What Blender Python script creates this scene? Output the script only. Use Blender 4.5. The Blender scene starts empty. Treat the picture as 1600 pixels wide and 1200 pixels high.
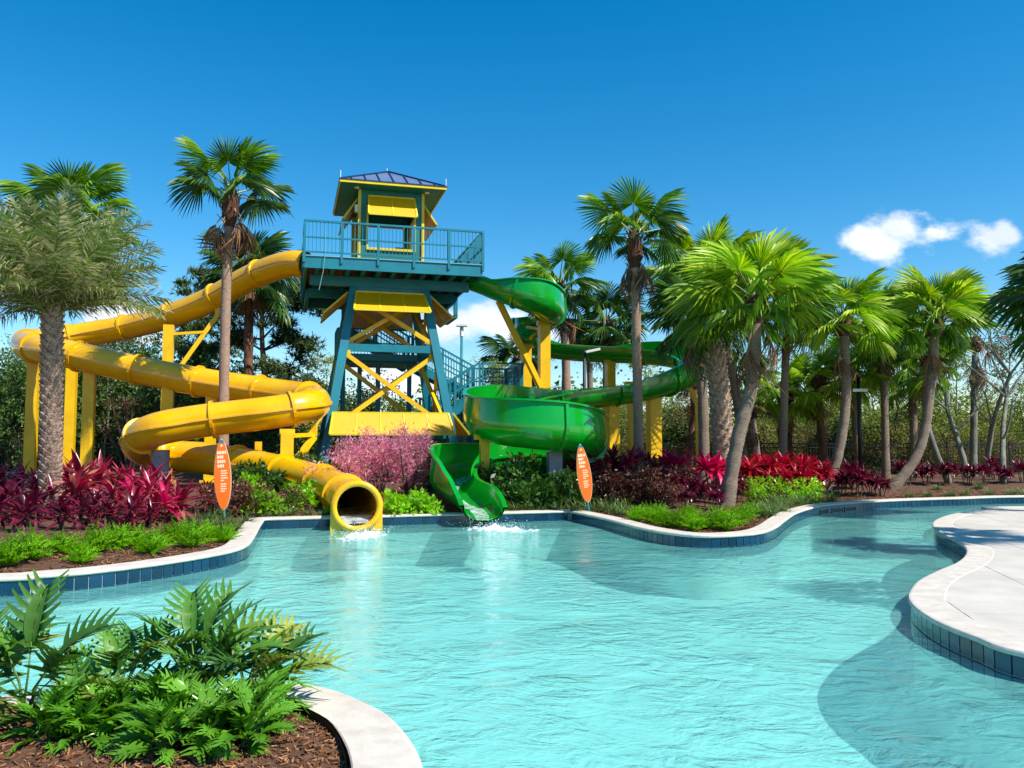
import bpy, bmesh, math, random
import numpy as np
from mathutils import Vector, Matrix, noise as mnoise
from mathutils.geometry import delaunay_2d_cdt
random.seed(7)
scene = bpy.context.scene
col = scene.collection
R = math.radians
PI = math.pi

# ------------------------------------------------------------------ camera
FPX = 1300.0                       # focal length in pixels of the 1600 px wide photograph
PITCH = math.atan(90 / FPX)
CAMZ = 1.75                        # eye height above the water (z = 0)
cd = bpy.data.cameras.new('camera'); cam = bpy.data.objects.new('camera', cd); col.objects.link(cam)
cd.sensor_width = 36; cd.lens = 36 * FPX / 1600; cd.clip_start = .05; cd.clip_end = 3000
cam.location = (0, 0, CAMZ); cam.rotation_euler = (PI / 2 + PITCH, 0, 0)
scene.camera = cam

# ------------------------------------------------------------------ light
SUN_DIR = Vector((.546, -.340, .766)).normalized()      # towards the sun
SUN_EL = math.asin(SUN_DIR.z); SUN_AZ = math.atan2(SUN_DIR.x, SUN_DIR.y)
sl = bpy.data.lights.new('sun', 'SUN'); sl.energy = 3.8; sl.angle = R(.53); sl.color = (1, .95, .87)
so = bpy.data.objects.new('sun', sl); col.objects.link(so)
so.rotation_euler = (-SUN_DIR).to_track_quat('-Z', 'Y').to_euler(); so.location = SUN_DIR * 60
scene.view_settings.view_transform = 'Standard'; scene.view_settings.look = 'None'
scene.view_settings.exposure = 0.93; scene.view_settings.gamma = 1.0
cy = scene.cycles; cy.max_bounces = 6; cy.diffuse_bounces = 3; cy.glossy_bounces = 3; cy.transmission_bounces = 3; cy.transparent_max_bounces = 10
cy.caustics_reflective = False; cy.caustics_refractive = False; cy.use_denoising = True

# ------------------------------------------------------------------ world: clear sky with a few small clouds
w = bpy.data.worlds.new('World'); scene.world = w; w.use_nodes = True
nt = w.node_tree; nt.nodes.clear()
def N(t, **k):
    n = nt.nodes.new(t)
    for a, b in k.items(): setattr(n, a, b)
    return n
def L(a, b): nt.links.new(a, b)
def mth(op, a, b=None, c=None):
    n = N('ShaderNodeMath', operation=op)
    for i, v in enumerate((a, b, c)):
        if v is None: continue
        if isinstance(v, (int, float)): n.inputs[i].default_value = v
        else: L(v, n.inputs[i])
    return n.outputs[0]
out = N('ShaderNodeOutputWorld'); bg = N('ShaderNodeBackground'); L(bg.outputs[0], out.inputs[0])
sky = N('ShaderNodeTexSky', sky_type='NISHITA', sun_disc=False, sun_elevation=SUN_EL, sun_rotation=SUN_AZ,
        air_density=1.0, dust_density=.25, ozone_density=3.2, altitude=0)
hs = N('ShaderNodeHueSaturation'); hs.inputs['Saturation'].default_value = 1.44; hs.inputs['Hue'].default_value = .492
hs.inputs['Value'].default_value = .61
L(sky.outputs[0], hs.inputs['Color'])
tc = N('ShaderNodeTexCoord'); sp = N('ShaderNodeSeparateXYZ'); L(tc.outputs['Generated'], sp.inputs[0])
yy = mth('MAXIMUM', sp.outputs[1], .02)
cu = mth('DIVIDE', sp.outputs[0], yy); cv = mth('DIVIDE', sp.outputs[2], yy)
cb = N('ShaderNodeCombineXYZ'); L(cu, cb.inputs[0]); L(mth('MULTIPLY', cv, 1.5), cb.inputs[1])
nz = N('ShaderNodeTexNoise'); nz.inputs['Scale'].default_value = 17; nz.inputs['Detail'].default_value = 9
nz.inputs['Roughness'].default_value = .58; L(cb.outputs[0], nz.inputs['Vector'])
nb = N('ShaderNodeTexNoise'); nb.inputs['Scale'].default_value = 9; nb.inputs['Detail'].default_value = 5
L(cb.outputs[0], nb.inputs['Vector'])
def puv(px, py):
    x = (px - 800) / FPX; y = (600 - py) / FPX
    dy = math.cos(PITCH) - y * math.sin(PITCH); dz = math.sin(PITCH) + y * math.cos(PITCH)
    return x / dy, dz / dy
CLOUDS = [(1372, 385, 62, 34), (1415, 358, 55, 40), (1462, 362, 50, 20), (1545, 375, 40, 28), (1572, 362, 26, 22),
          (760, 500, 85, 40), (700, 505, 60, 34), (830, 520, 75, 26), (190, 500, 75, 34), (235, 525, 55, 24),
          (600, 575, 80, 20), (1572, 470, 34, 20), (640, 600, 90, 22), (1985, 430, 130, 50), (-420, 470, 160, 45), (2400, 330, 120, 60)]
field = None
for (px, py, rx, ry) in CLOUDS:
    u0, v0 = puv(px, py)
    a = mth('DIVIDE', mth('SUBTRACT', cu, u0), rx / FPX); b = mth('DIVIDE', mth('SUBTRACT', cv, v0), ry / FPX)
    d = mth('SUBTRACT', 1.0, mth('SQRT', mth('ADD', mth('MULTIPLY', a, a), mth('MULTIPLY', b, b))))
    field = d if field is None else mth('SMOOTH_MAX', field, d, .35)
dens = mth('ADD', field, mth('MULTIPLY', mth('SUBTRACT', nz.outputs[0], .5), 2.7))
mr = N('ShaderNodeMapRange', interpolation_type='SMOOTHSTEP'); L(dens, mr.inputs[0])
mr.inputs[1].default_value = -.12; mr.inputs[2].default_value = .72
front = mth('GREATER_THAN', sp.outputs[1], .05)
mask = mth('MULTIPLY', mth('MULTIPLY', mr.outputs[0], front), .96)
cr = N('ShaderNodeValToRGB'); L(nb.outputs[0], cr.inputs[0])
cr.color_ramp.elements[0].position = .36; cr.color_ramp.elements[0].color = (3.0, 3.35, 3.9, 1)
cr.color_ramp.elements[1].position = .56; cr.color_ramp.elements[1].color = (4.2, 4.3, 4.4, 1)
mx = N('ShaderNodeMixRGB'); L(mask, mx.inputs[0]); L(hs.outputs[0], mx.inputs[1]); L(cr.outputs[0], mx.inputs[2])
L(mx.outputs[0], bg.inputs[0]); bg.inputs[1].default_value = .15

# ------------------------------------------------------------------ pixel -> place helpers (used once, to measure)
def ray(px, py):
    x = (px - 800) / FPX; y = (600 - py) / FPX
    return Vector((x, math.cos(PITCH) - y * math.sin(PITCH), math.sin(PITCH) + y * math.cos(PITCH)))
def at(px, py, d):
    r = ray(px, py); k = d / r.y
    return Vector((r.x * k, d, CAMZ + r.z * k))
def on(px, py, z=0.0):
    r = ray(px, py); k = (z - CAMZ) / r.z
    return Vector((r.x * k, r.y * k, z))

# ------------------------------------------------------------------ materials
def S(r, g, b):
    f = lambda c: (c / 255 / 12.92) if c / 255 <= .04045 else ((c / 255 + .055) / 1.055) ** 2.4
    return (f(r), f(g), f(b), 1)
MATS = {}
def mat(name, c, rough=.5, c2=None, scale=6., bump=0., bscale=30., spec=.5, coat=0., metal=0., detail=6, stretch=None, dirt=None, coord='Object'):
    m = bpy.data.materials.new(name); m.use_nodes = True; t = m.node_tree; MATS[name] = m
    p = t.nodes['Principled BSDF']; p.inputs['Base Color'].default_value = c; p.inputs['Roughness'].default_value = rough
    p.inputs['Specular IOR Level'].default_value = spec; p.inputs['Metallic'].default_value = metal
    p.inputs['Coat Weight'].default_value = coat; p.inputs['Coat Roughness'].default_value = .08
    co = t.nodes.new('ShaderNodeTexCoord'); vec = co.outputs[coord]
    if stretch:
        mp = t.nodes.new('ShaderNodeMapping'); mp.inputs['Scale'].default_value = stretch
        t.links.new(vec, mp.inputs[0]); vec = mp.outputs[0]
    if c2:
        n = t.nodes.new('ShaderNodeTexNoise'); n.inputs['Scale'].default_value = scale; n.inputs['Detail'].default_value = detail
        n.inputs['Roughness'].default_value = .65
        t.links.new(vec, n.inputs['Vector'])
        r = t.nodes.new('ShaderNodeValToRGB'); r.color_ramp.elements[0].position = .36; r.color_ramp.elements[1].position = .64
        r.color_ramp.elements[0].color = c; r.color_ramp.elements[1].color = c2
        t.links.new(n.outputs[0], r.inputs[0]); t.links.new(r.outputs[0], p.inputs['Base Color'])
        rr = t.nodes.new('ShaderNodeMapRange'); rr.inputs[3].default_value = max(.03, rough - .08); rr.inputs[4].default_value = min(1, rough + .1)
        t.links.new(n.outputs[0], rr.inputs[0]); t.links.new(rr.outputs[0], p.inputs['Roughness'])
    if bump:
        n2 = t.nodes.new('ShaderNodeTexNoise'); n2.inputs['Scale'].default_value = bscale; n2.inputs['Detail'].default_value = 5
        t.links.new(vec, n2.inputs['Vector'])
        bp = t.nodes.new('ShaderNodeBump'); bp.inputs['Strength'].default_value = bump; bp.inputs['Distance'].default_value = .03
        t.links.new(n2.outputs[0], bp.inputs['Height']); t.links.new(bp.outputs[0], p.inputs['Normal'])
    return m
def leafmat(name, cols, rough=.45, trans=.35, spec=.4, tint=1.25, objvar=.25):
    """leaf colours picked per leaf (mesh island) and shifted a little per object"""
    m = bpy.data.materials.new(name); m.use_nodes = True; t = m.node_tree; MATS[name] = m
    p = t.nodes['Principled BSDF']; o = t.nodes['Material Output']
    g = t.nodes.new('ShaderNodeNewGeometry'); oi = t.nodes.new('ShaderNodeObjectInfo')
    r = t.nodes.new('ShaderNodeValToRGB'); e = r.color_ramp.elements
    while len(e) < len(cols): e.new(.5)
    for i, c in enumerate(cols):
        e[i].position = i / (len(cols) - 1); e[i].color = c
    fa = t.nodes.new('ShaderNodeMath'); fa.operation = 'ADD'; fr = t.nodes.new('ShaderNodeMath'); fr.operation = 'FRACT'; m7 = t.nodes.new('ShaderNodeMath'); m7.operation = 'MULTIPLY'; m7.inputs[1].default_value = 7.31
    t.links.new(oi.outputs['Random'], m7.inputs[0]); t.links.new(m7.outputs[0], fa.inputs[0]); t.links.new(g.outputs['Random Per Island'], fa.inputs[1]); t.links.new(fa.outputs[0], fr.inputs[0]); t.links.new(fr.outputs[0], r.inputs[0])
    hv = t.nodes.new('ShaderNodeHueSaturation')
    mrn = t.nodes.new('ShaderNodeMapRange'); mrn.inputs[3].default_value = 1 - objvar; mrn.inputs[4].default_value = 1 + objvar
    t.links.new(oi.outputs['Random'], mrn.inputs[0]); t.links.new(mrn.outputs[0], hv.inputs['Value'])
    t.links.new(r.outputs[0], hv.inputs['Color'])
    t.links.new(hv.outputs[0], p.inputs['Base Color'])
    p.inputs['Roughness'].default_value = rough; p.inputs['Specular IOR Level'].default_value = spec
    tr = t.nodes.new('ShaderNodeBsdfTranslucent')
    hv2 = t.nodes.new('ShaderNodeHueSaturation'); hv2.inputs['Value'].default_value = tint; hv2.inputs['Saturation'].default_value = 1.1
    t.links.new(hv.outputs[0], hv2.inputs['Color']); t.links.new(hv2.outputs[0], tr.inputs[0])
    mxs = t.nodes.new('ShaderNodeMixShader'); mxs.inputs[0].default_value = trans
    t.links.new(p.outputs[0], mxs.inputs[1]); t.links.new(tr.outputs[0], mxs.inputs[2]); t.links.new(mxs.outputs[0], o.inputs[0])
    return m
def screenmat(name, c, clear):
    """perforated metal screen: part of the light passes through the holes"""
    m = mat(name, c, .45, c2=tuple(x * .9 for x in c[:3]) + (1,), scale=3)
    t = m.node_tree; o = t.nodes['Material Output']; p = t.nodes['Principled BSDF']
    tr = t.nodes.new('ShaderNodeBsdfTransparent'); mxs = t.nodes.new('ShaderNodeMixShader'); mxs.inputs[0].default_value = clear
    t.links.new(p.outputs[0], mxs.inputs[1]); t.links.new(tr.outputs[0], mxs.inputs[2]); t.links.new(mxs.outputs[0], o.inputs[0])
    return m

mat('yellow_gelcoat', S(234, 178, 0), .22, c2=S(222, 164, 0), scale=1.6, coat=.35, bump=.02, bscale=4)
mat('yellow_paint', S(238, 190, 8), .4, c2=S(224, 176, 6), scale=2.5)
mat('trim_yellow', S(226, 200, 30), .45, c2=S(214, 186, 24), scale=3)
screenmat('yellow_screen', S(238, 178, 0), .14)
mat('green_gelcoat', S(8, 148, 32), .18, c2=S(6, 134, 28), scale=1.4, coat=.5, bump=.02, bscale=4)
mat('teal_steel', S(0, 122, 138), .45, c2=S(0, 108, 126), scale=2.2)
mat('teal_wall', S(16, 118, 112), .5, c2=S(12, 106, 102), scale=3)
mat('teal_light', S(110, 170, 178), .45, c2=S(96, 156, 166), scale=3)
mat('deck_wood', S(150, 112, 78), .75, c2=S(116, 84, 58), scale=5, stretch=(1, 12, 12), bump=.2)
mat('roof_metal', S(120, 140, 172), .34, c2=S(106, 126, 160), scale=1.2, metal=.35)
mat('roof_seam', S(24, 44, 84), .4)
mat('white_plastic', S(236, 236, 230), .4)
mat('concrete', S(150, 150, 158), .8, c2=S(128, 128, 138), scale=7, bump=.25, bscale=50)
mat('coping', S(208, 199, 186), .62, c2=S(188, 177, 163), scale=5, bump=.12, bscale=90)
mat('paver', S(202, 194, 182), .6, c2=S(180, 172, 160), scale=1.1, bump=.12, bscale=80)
mat('paver_joint', S(176, 166, 154), .85, c2=S(150, 142, 132), scale=8)
mat('grout', S(150, 170, 182), .7, c2=S(126, 150, 164), scale=9)
mat('mulch', S(112, 76, 52), .9, c2=S(66, 42, 28), scale=22, bump=.9, bscale=60, detail=9)
mat('soil', S(88, 92, 48), .95, c2=S(104, 82, 54), scale=1.1, bump=.6, bscale=14)
mat('edging', S(22, 20, 20), .7)
mat('black_steel', S(22, 26, 28), .5)
mat('bark_grey', S(158, 138, 120), .85, c2=S(104, 88, 74), scale=7, stretch=(1, 1, 9), bump=.8, bscale=14)
mat('bark_pink', S(178, 148, 126), .85, c2=S(132, 106, 88), scale=7, stretch=(1, 1, 10), bump=.7, bscale=12)
mat('bark_boot', S(188, 162, 142), .85, c2=S(126, 102, 86), scale=9, bump=.8, bscale=24)
mat('bark_fibre', S(104, 68, 48), .95, c2=S(58, 38, 28), scale=10, stretch=(1, 1, .4), bump=1., bscale=30)
mat('bark_pine', S(128, 84, 62), .9, c2=S(78, 54, 44), scale=5, stretch=(1, 1, .5), bump=.9, bscale=9)
mat('bark_dark', S(78, 68, 58), .9, c2=S(52, 46, 38), scale=6, bump=.8, bscale=14)
mat('bark_silver', S(132, 132, 118), .85, c2=S(92, 92, 80), scale=6, stretch=(1, 1, .3), bump=.6, bscale=16)
mat('petiole', S(132, 146, 62), .5, c2=S(112, 126, 50), scale=4)
mat('stalk_green', S(92, 124, 40), .45, c2=S(70, 92, 36), scale=8)
mat('cane', S(112, 92, 70), .8, c2=S(82, 66, 50), scale=12)
mat('board_orange', S(250, 112, 4), .35, c2=S(244, 104, 4), scale=2)
mat('board_edge', S(196, 176, 140), .4)
mat('board_teal', S(40, 120, 140), .4)
mat('lettering', S(250, 214, 176), .5)
def foammat():
    m = mat('foam', S(236, 246, 246), .5); t = m.node_tree; o = t.nodes['Material Output']; p = t.nodes['Principled BSDF']
    co = t.nodes.new('ShaderNodeTexCoord'); n = t.nodes.new('ShaderNodeTexNoise'); n.inputs['Scale'].default_value = 11; n.inputs['Detail'].default_value = 6
    t.links.new(co.outputs['Object'], n.inputs['Vector'])
    sp_ = t.nodes.new('ShaderNodeSeparateXYZ'); t.links.new(co.outputs['Object'], sp_.inputs[0])
    ma = t.nodes.new('ShaderNodeMath'); ma.operation = 'MULTIPLY_ADD'; t.links.new(sp_.outputs[2], ma.inputs[0]); ma.inputs[1].default_value = 9.; t.links.new(n.outputs[0], ma.inputs[2])
    r = t.nodes.new('ShaderNodeMapRange'); r.inputs[1].default_value = .45; r.inputs[2].default_value = .85; t.links.new(ma.outputs[0], r.inputs[0])
    tr = t.nodes.new('ShaderNodeBsdfTransparent'); ms = t.nodes.new('ShaderNodeMixShader'); t.links.new(r.outputs[0], ms.inputs[0]); t.links.new(tr.outputs[0], ms.inputs[1]); t.links.new(p.outputs[0], ms.inputs[2]); t.links.new(ms.outputs[0], o.inputs[0])
foammat()

leafmat('fan_leaf', [S(66, 108, 26), S(96, 140, 34), S(118, 160, 42), S(148, 172, 62)], trans=.38, rough=.36)
leafmat('fan_leaf_bright', [S(108, 148, 20), S(138, 174, 28), S(162, 194, 42), S(196, 204, 80)], trans=.42, rough=.46)
leafmat('fan_leaf_dark', [S(44, 80, 28), S(66, 104, 34), S(90, 124, 44)], trans=.3, rough=.36)
leafmat('fan_leaf_dead', [S(96, 70, 52), S(130, 98, 72), S(160, 124, 90)], trans=.15, rough=.8, spec=.1)
leafmat('date_leaf', [S(88, 118, 52), S(122, 144, 70), S(162, 166, 112), S(206, 194, 158)], trans=.3, rough=.4)
leafmat('date_leaf_dark', [S(40, 70, 28), S(60, 92, 34), S(84, 112, 48)], trans=.3, rough=.4)
leafmat('ti_leaf', [S(112, 14, 46), S(156, 28, 64), S(188, 60, 92), S(124, 34, 50), S(196, 122, 110)], trans=.3, rough=.3, spec=.5)
leafmat('ti_leaf_hot', [S(176, 8, 70), S(206, 20, 88), S(214, 50, 104)], trans=.32, rough=.3, spec=.5)
leafmat('ti_leaf_dark', [S(62, 8, 32), S(92, 14, 44), S(118, 26, 54), S(74, 30, 34)], trans=.22, rough=.3, spec=.5)
leafmat('ti_leaf_red', [S(150, 10, 36), S(190, 22, 52), S(132, 16, 40), S(170, 60, 60)], trans=.3, rough=.32)
leafmat('croton_leaf', [S(84, 40, 40), S(112, 58, 50), S(70, 52, 34), S(128, 84, 60)], trans=.2, rough=.4)
leafmat('pink_leaf', [S(230, 96, 158), S(220, 126, 164), S(240, 176, 202), S(170, 118, 112), S(170, 152, 112), S(236, 78, 152), S(236, 200, 208)], trans=.32, rough=.45)
leafmat('fern_leaf', [S(104, 164, 10), S(132, 190, 16), S(80, 134, 14), S(152, 200, 34)], trans=.45, rough=.5, spec=.2)
leafmat('grass_leaf', [S(66, 96, 44), S(92, 122, 58), S(124, 144, 84), S(54, 82, 42)], trans=.3, rough=.4)
leafmat('lime_leaf', [S(124, 180, 26), S(150, 200, 36), S(100, 152, 28)], trans=.4, rough=.35)
leafmat('dark_leaf', [S(38, 70, 24), S(54, 92, 30), S(76, 112, 36)], trans=.28, rough=.32)
leafmat('philodendron_leaf', [S(54, 98, 34), S(76, 124, 42), S(100, 146, 56), S(62, 106, 36), S(84, 132, 44), S(150, 152, 62)], trans=.26, rough=.42, spec=.4, objvar=.3)
leafmat('lime_philodendron', [S(84, 140, 36), S(104, 158, 44)], trans=.32, rough=.28)
leafmat('bush_leaf', [S(98, 116, 46), S(126, 142, 62), S(152, 162, 84), S(120, 124, 74)], trans=.3, rough=.5, spec=.2)
leafmat('bush_leaf_dark', [S(52, 78, 38), S(76, 102, 48), S(102, 126, 62)], trans=.25, rough=.5, spec=.2)
leafmat('bush_leaf_dry', [S(104, 96, 56), S(126, 112, 70), S(90, 96, 48), S(112, 84, 62)], trans=.25, rough=.6, spec=.1)
leafmat('pine_leaf', [S(44, 66, 30), S(64, 84, 38), S(92, 104, 50)], trans=.2, rough=.5, spec=.2)
leafmat('bronze_leaf', [S(62, 40, 34), S(88, 58, 44), S(104, 88, 58)], trans=.2, rough=.45)
leafmat('mulch_chip', [S(140, 96, 66), S(104, 68, 46), S(168, 124, 88), S(80, 50, 34)], trans=0, rough=.85, spec=.15)

def tilemat(name, c, c2):
    m = mat(name, c, .16, c2=c2, scale=3, coat=.3, bump=.05, bscale=16)
    t = m.node_tree; p = t.nodes['Principled BSDF']
    oi = t.nodes.new('ShaderNodeObjectInfo'); hv = t.nodes.new('ShaderNodeHueSaturation')
    mm = t.nodes.new('ShaderNodeMapRange'); mm.inputs[3].default_value = .7; mm.inputs[4].default_value = 1.3
    t.links.new(oi.outputs['Random'], mm.inputs[0]); t.links.new(mm.outputs[0], hv.inputs['Value'])
    src = p.inputs['Base Color'].links[0].from_socket; t.links.new(src, hv.inputs['Color']); t.links.new(hv.outputs[0], p.inputs['Base Color'])
tilemat('tile_blue', S(14, 60, 84), S(10, 48, 74))

def watermat():
    m = bpy.data.materials.new('water'); m.use_nodes = True; t = m.node_tree; t.nodes.clear(); MATS['water'] = m
    n = lambda k: t.nodes.new(k); l = t.links.new
    o = n('ShaderNodeOutputMaterial'); co = n('ShaderNodeTexCoord')
    def nzz(sx, sy, sc, det=4, rough=.55, dist=0):
        mp = n('ShaderNodeMapping'); mp.inputs['Scale'].default_value = (sx, sy, 1); mp.inputs['Rotation'].default_value = (0, 0, .25)
        l(co.outputs['Object'], mp.inputs[0]); q = n('ShaderNodeTexNoise'); q.inputs['Scale'].default_value = sc
        q.inputs['Detail'].default_value = det; q.inputs['Roughness'].default_value = rough; q.inputs['Distortion'].default_value = dist
        l(mp.outputs[0], q.inputs['Vector']); return q.outputs[0]
    h1 = nzz(1, 1.25, 3.2, 4, .55, 1.2); h2 = nzz(1, 1.15, 12, 4, .6, .8)
    ad = n('ShaderNodeMath'); ad.operation = 'MULTIPLY_ADD'; l(h2, ad.inputs[0]); ad.inputs[1].default_value = .2; l(h1, ad.inputs[2])
    lo = nzz(1, 1, .55, 3, .6, .5); lm = n('ShaderNodeMapRange'); lm.inputs[1].default_value = .35; lm.inputs[2].default_value = .68; lm.inputs[3].default_value = .25; lm.inputs[4].default_value = 1.5; l(lo, lm.inputs[0])
    mu = n('ShaderNodeMath'); mu.operation = 'MULTIPLY'; l(ad.outputs[0], mu.inputs[0]); l(lm.outputs[0], mu.inputs[1])      # calmer and choppier patches
    b1 = n('ShaderNodeBump'); b1.inputs['Strength'].default_value = .5; b1.inputs['Distance'].default_value = .16; l(mu.outputs[0], b1.inputs['Height'])
    b2 = n('ShaderNodeBump'); b2.inputs['Strength'].default_value = .5; b2.inputs['Distance'].default_value = .09; l(mu.outputs[0], b2.inputs['Height'])
    df = n('ShaderNodeBsdfDiffuse'); df.inputs[0].default_value = S(124, 212, 204); l(b1.outputs[0], df.inputs['Normal'])
    tr = n('ShaderNodeBsdfTransparent'); tr.inputs[0].default_value = (.60, .935, .935, 1)
    gl = n('ShaderNodeBsdfGlossy'); gl.inputs['Roughness'].default_value = .04; l(b2.outputs[0], gl.inputs['Normal'])
    fr = n('ShaderNodeFresnel'); fr.inputs[0].default_value = 1.22; l(b2.outputs[0], fr.inputs['Normal'])
    m1 = n('ShaderNodeMixShader'); m1.inputs[0].default_value = .62; l(df.outputs[0], m1.inputs[1]); l(tr.outputs[0], m1.inputs[2])
    m2 = n('ShaderNodeMixShader'); l(fr.outputs[0], m2.inputs[0]); l(m1.outputs[0], m2.inputs[1]); l(gl.outputs[0], m2.inputs[2])
    l(m2.outputs[0], o.inputs[0])
watermat()
def runmat():
    m = mat('running_water', S(226, 240, 240), .12, bump=.6, bscale=9); t = m.node_tree; o = t.nodes['Material Output']; p = t.nodes['Principled BSDF']
    co = t.nodes.new('ShaderNodeTexCoord'); n = t.nodes.new('ShaderNodeTexNoise'); n.inputs['Scale'].default_value = 7; n.inputs['Detail'].default_value = 6; t.links.new(co.outputs['Object'], n.inputs['Vector'])
    r = t.nodes.new('ShaderNodeMapRange'); r.inputs[1].default_value = .35; r.inputs[2].default_value = .7; r.inputs[3].default_value = .12; r.inputs[4].default_value = .75; t.links.new(n.outputs[0], r.inputs[0])
    tr = t.nodes.new('ShaderNodeBsdfTransparent'); ms = t.nodes.new('ShaderNodeMixShader'); t.links.new(r.outputs[0], ms.inputs[0]); t.links.new(tr.outputs[0], ms.inputs[1]); t.links.new(p.outputs[0], ms.inputs[2]); t.links.new(ms.outputs[0], o.inputs[0])
runmat()
mat('pool_plaster', S(224, 236, 230), .8, c2=S(212, 232, 226), scale=1.5)

# ------------------------------------------------------------------ mesh and object helpers
class MB:
    def __init__(s): s.v = []; s.f = []
    def add(s, vs, fs):
        o = len(s.v); s.v.extend([tuple(x) for x in vs]); s.f.extend([tuple(i + o for i in f) for f in fs]); return s
    def box(s, c, size, M=None):
        hx, hy, hz = size[0] / 2, size[1] / 2, size[2] / 2
        vs = [Vector((a * hx, b * hy, d * hz)) for d in (-1, 1) for b in (-1, 1) for a in (-1, 1)]
        if M: vs = [M @ p for p in vs]
        c = Vector(c)
        return s.add([p + c for p in vs], [(0, 2, 3, 1), (4, 5, 7, 6), (0, 1, 5, 4), (2, 6, 7, 3), (0, 4, 6, 2), (1, 3, 7, 5)])
    def bar(s, p, q, w_, h_, up=(0, 0, 1)):
        p = Vector(p); q = Vector(q); t = (q - p).normalized(); up = Vector(up)
        if abs(t.dot(up)) > .97: up = Vector((0, 1, 0))
        a = t.cross(up).normalized(); b = a.cross(t)
        vs = [e + a * (x * w_ / 2) + b * (y * h_ / 2) for e in (p, q) for (x, y) in ((-1, -1), (1, -1), (1, 1), (-1, 1))]
        return s.add(vs, [(0, 1, 2, 3), (7, 6, 5, 4), (0, 4, 5, 1), (1, 5, 6, 2), (2, 6, 7, 3), (3, 7, 4, 0)])
    def tube(s, pts, rad, n=8, cap=True):
        pts = [Vector(p) for p in pts]; k = len(pts)
        if not hasattr(rad, '__len__'): rad = [rad] * k
        vs = []; prev = None
        for i, p in enumerate(pts):
            t = (pts[min(i + 1, k - 1)] - pts[max(i - 1, 0)]).normalized()
            if prev is None:
                a = t.cross(Vector((0, 0, 1)))
                if a.length < .05: a = t.cross(Vector((0, 1, 0)))
            else: a = prev - t * prev.dot(t)
            a.normalize(); prev = a; b = t.cross(a)
            for j in range(n):
                an = 2 * PI * j / n; vs.append(p + (a * math.cos(an) + b * math.sin(an)) * rad[i])
        fs = [(i * n + j, i * n + (j + 1) % n, (i + 1) * n + (j + 1) % n, (i + 1) * n + j) for i in range(k - 1) for j in range(n)]
        if cap: fs += [tuple(range(n - 1, -1, -1)), tuple(range((k - 1) * n, k * n))]
        return s.add(vs, fs)
    def mesh(s, name, mats, smooth=False):
        me = bpy.data.meshes.new(name); me.from_pydata(s.v, [], s.f)
        me.materials.append(MATS[mats])
        if smooth: me.polygons.foreach_set('use_smooth', [True] * len(me.polygons))
        me.update(); return me
    def build(s, name, mats, parent=None, smooth=False, origin=None):
        if origin is not None: s.v = [(x - origin[0], y - origin[1], z - origin[2]) for (x, y, z) in s.v]
        return ob(name, s.mesh(name, mats, smooth), parent)
def ob(name, data, parent=None, M=None):
    o = bpy.data.objects.new(name, data); col.objects.link(o)
    if parent: o.parent = parent
    if M is not None: o.matrix_local = M
    return o
def tag(o, label=None, cat=None, group=None, kind=None):
    if label: o['label'] = label
    if cat: o['category'] = cat
    if group: o['group'] = group
    if kind: o['kind'] = kind
    return o
def empty(name, loc, rz=0.0):
    e = bpy.data.objects.new(name, None); col.objects.link(e); e.location = loc; e.rotation_euler = (0, 0, rz)
    e.empty_display_size = .2; return e
ORDS = ['first', 'second', 'third', 'fourth', 'fifth', 'sixth', 'seventh', 'eighth', 'ninth', 'tenth', 'eleventh', 'twelfth', 'thirteenth',
        'fourteenth', 'fifteenth', 'sixteenth', 'seventeenth', 'eighteenth', 'nineteenth', 'twentieth'] + \
       ['twenty-' + x for x in ('first', 'second', 'third', 'fourth', 'fifth', 'sixth', 'seventh', 'eighth', 'ninth')] + ['thirtieth']
def row_labels(things, text, cat, group):
    """things of one kind that look alike are told apart by their order from the left"""
    sx = lambda o: o.location.x / max(.5, o.location.y)
    for i, o in enumerate(sorted(things, key=sx)):
        tag(o, text % ('leftmost' if i == 0 else 'rightmost' if i == len(things) - 1 else ORDS[i]), cat, group)
def catmull(P, per=10):
    P = [np.array(p, float) for p in P]; out = []
    for i in range(len(P) - 1):
        a = P[i - 1] if i else 2 * P[0] - P[1]; b = P[i]; c = P[i + 1]; d = P[i + 2] if i + 2 < len(P) else 2 * P[-1] - P[-2]
        for k in range(per):
            t = k / per
            out.append(.5 * (2 * b + (c - a) * t + (2 * a - 5 * b + 4 * c - d) * t * t + (3 * b - a - 3 * c + d) * t ** 3))
    out.append(P[-1]); return np.array(out)
def resample(P, step):
    d = np.linalg.norm(np.diff(P[:, :3] if P.shape[1] > 2 else P, axis=0), axis=1); s = np.concatenate([[0], np.cumsum(d)])
    n = max(2, int(round(s[-1] / step))); q = np.linspace(0, s[-1], n + 1)
    return np.stack([np.interp(q, s, P[:, k]) for k in range(P.shape[1])], 1), s[-1] / n

# ================================================================== SETTING: pool, banks, paved deck
A_px = [(0, 932), (60, 927), (130, 921), (200, 912), (260, 903), (320, 892), (360, 883), (383, 873), (394, 858), (403, 840), (411, 827)]
shoreA = [(-60, 8.4), (-16, 8.7), (-9, 9.0)] + [tuple(on(x, y)[:2]) for x, y in A_px[:-1]]
a1 = catmull(shoreA, 8)
wl = on(411, 827); wr = on(892, 813)                       # the straight wall where the slides end
right_px = [(892, 813), (950, 827), (1000, 842), (1050, 852), (1100, 856.5), (1150, 855), (1190, 850), (1212, 840), (1226, 828), (1245, 815), (1280, 804), (1325, 798.5), (1375, 795), (1425, 792.5), (1500, 790), (1600, 787)]
a3 = catmull([tuple(on(x, y)[:2]) for x, y in right_px] + [(20, 23.9), (60, 24.4)], 8)
straight = np.array([[wl.x + (wr.x - wl.x) * t, wl.y + (wr.y - wl.y) * t] for t in np.linspace(0, 1, 14)])
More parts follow.
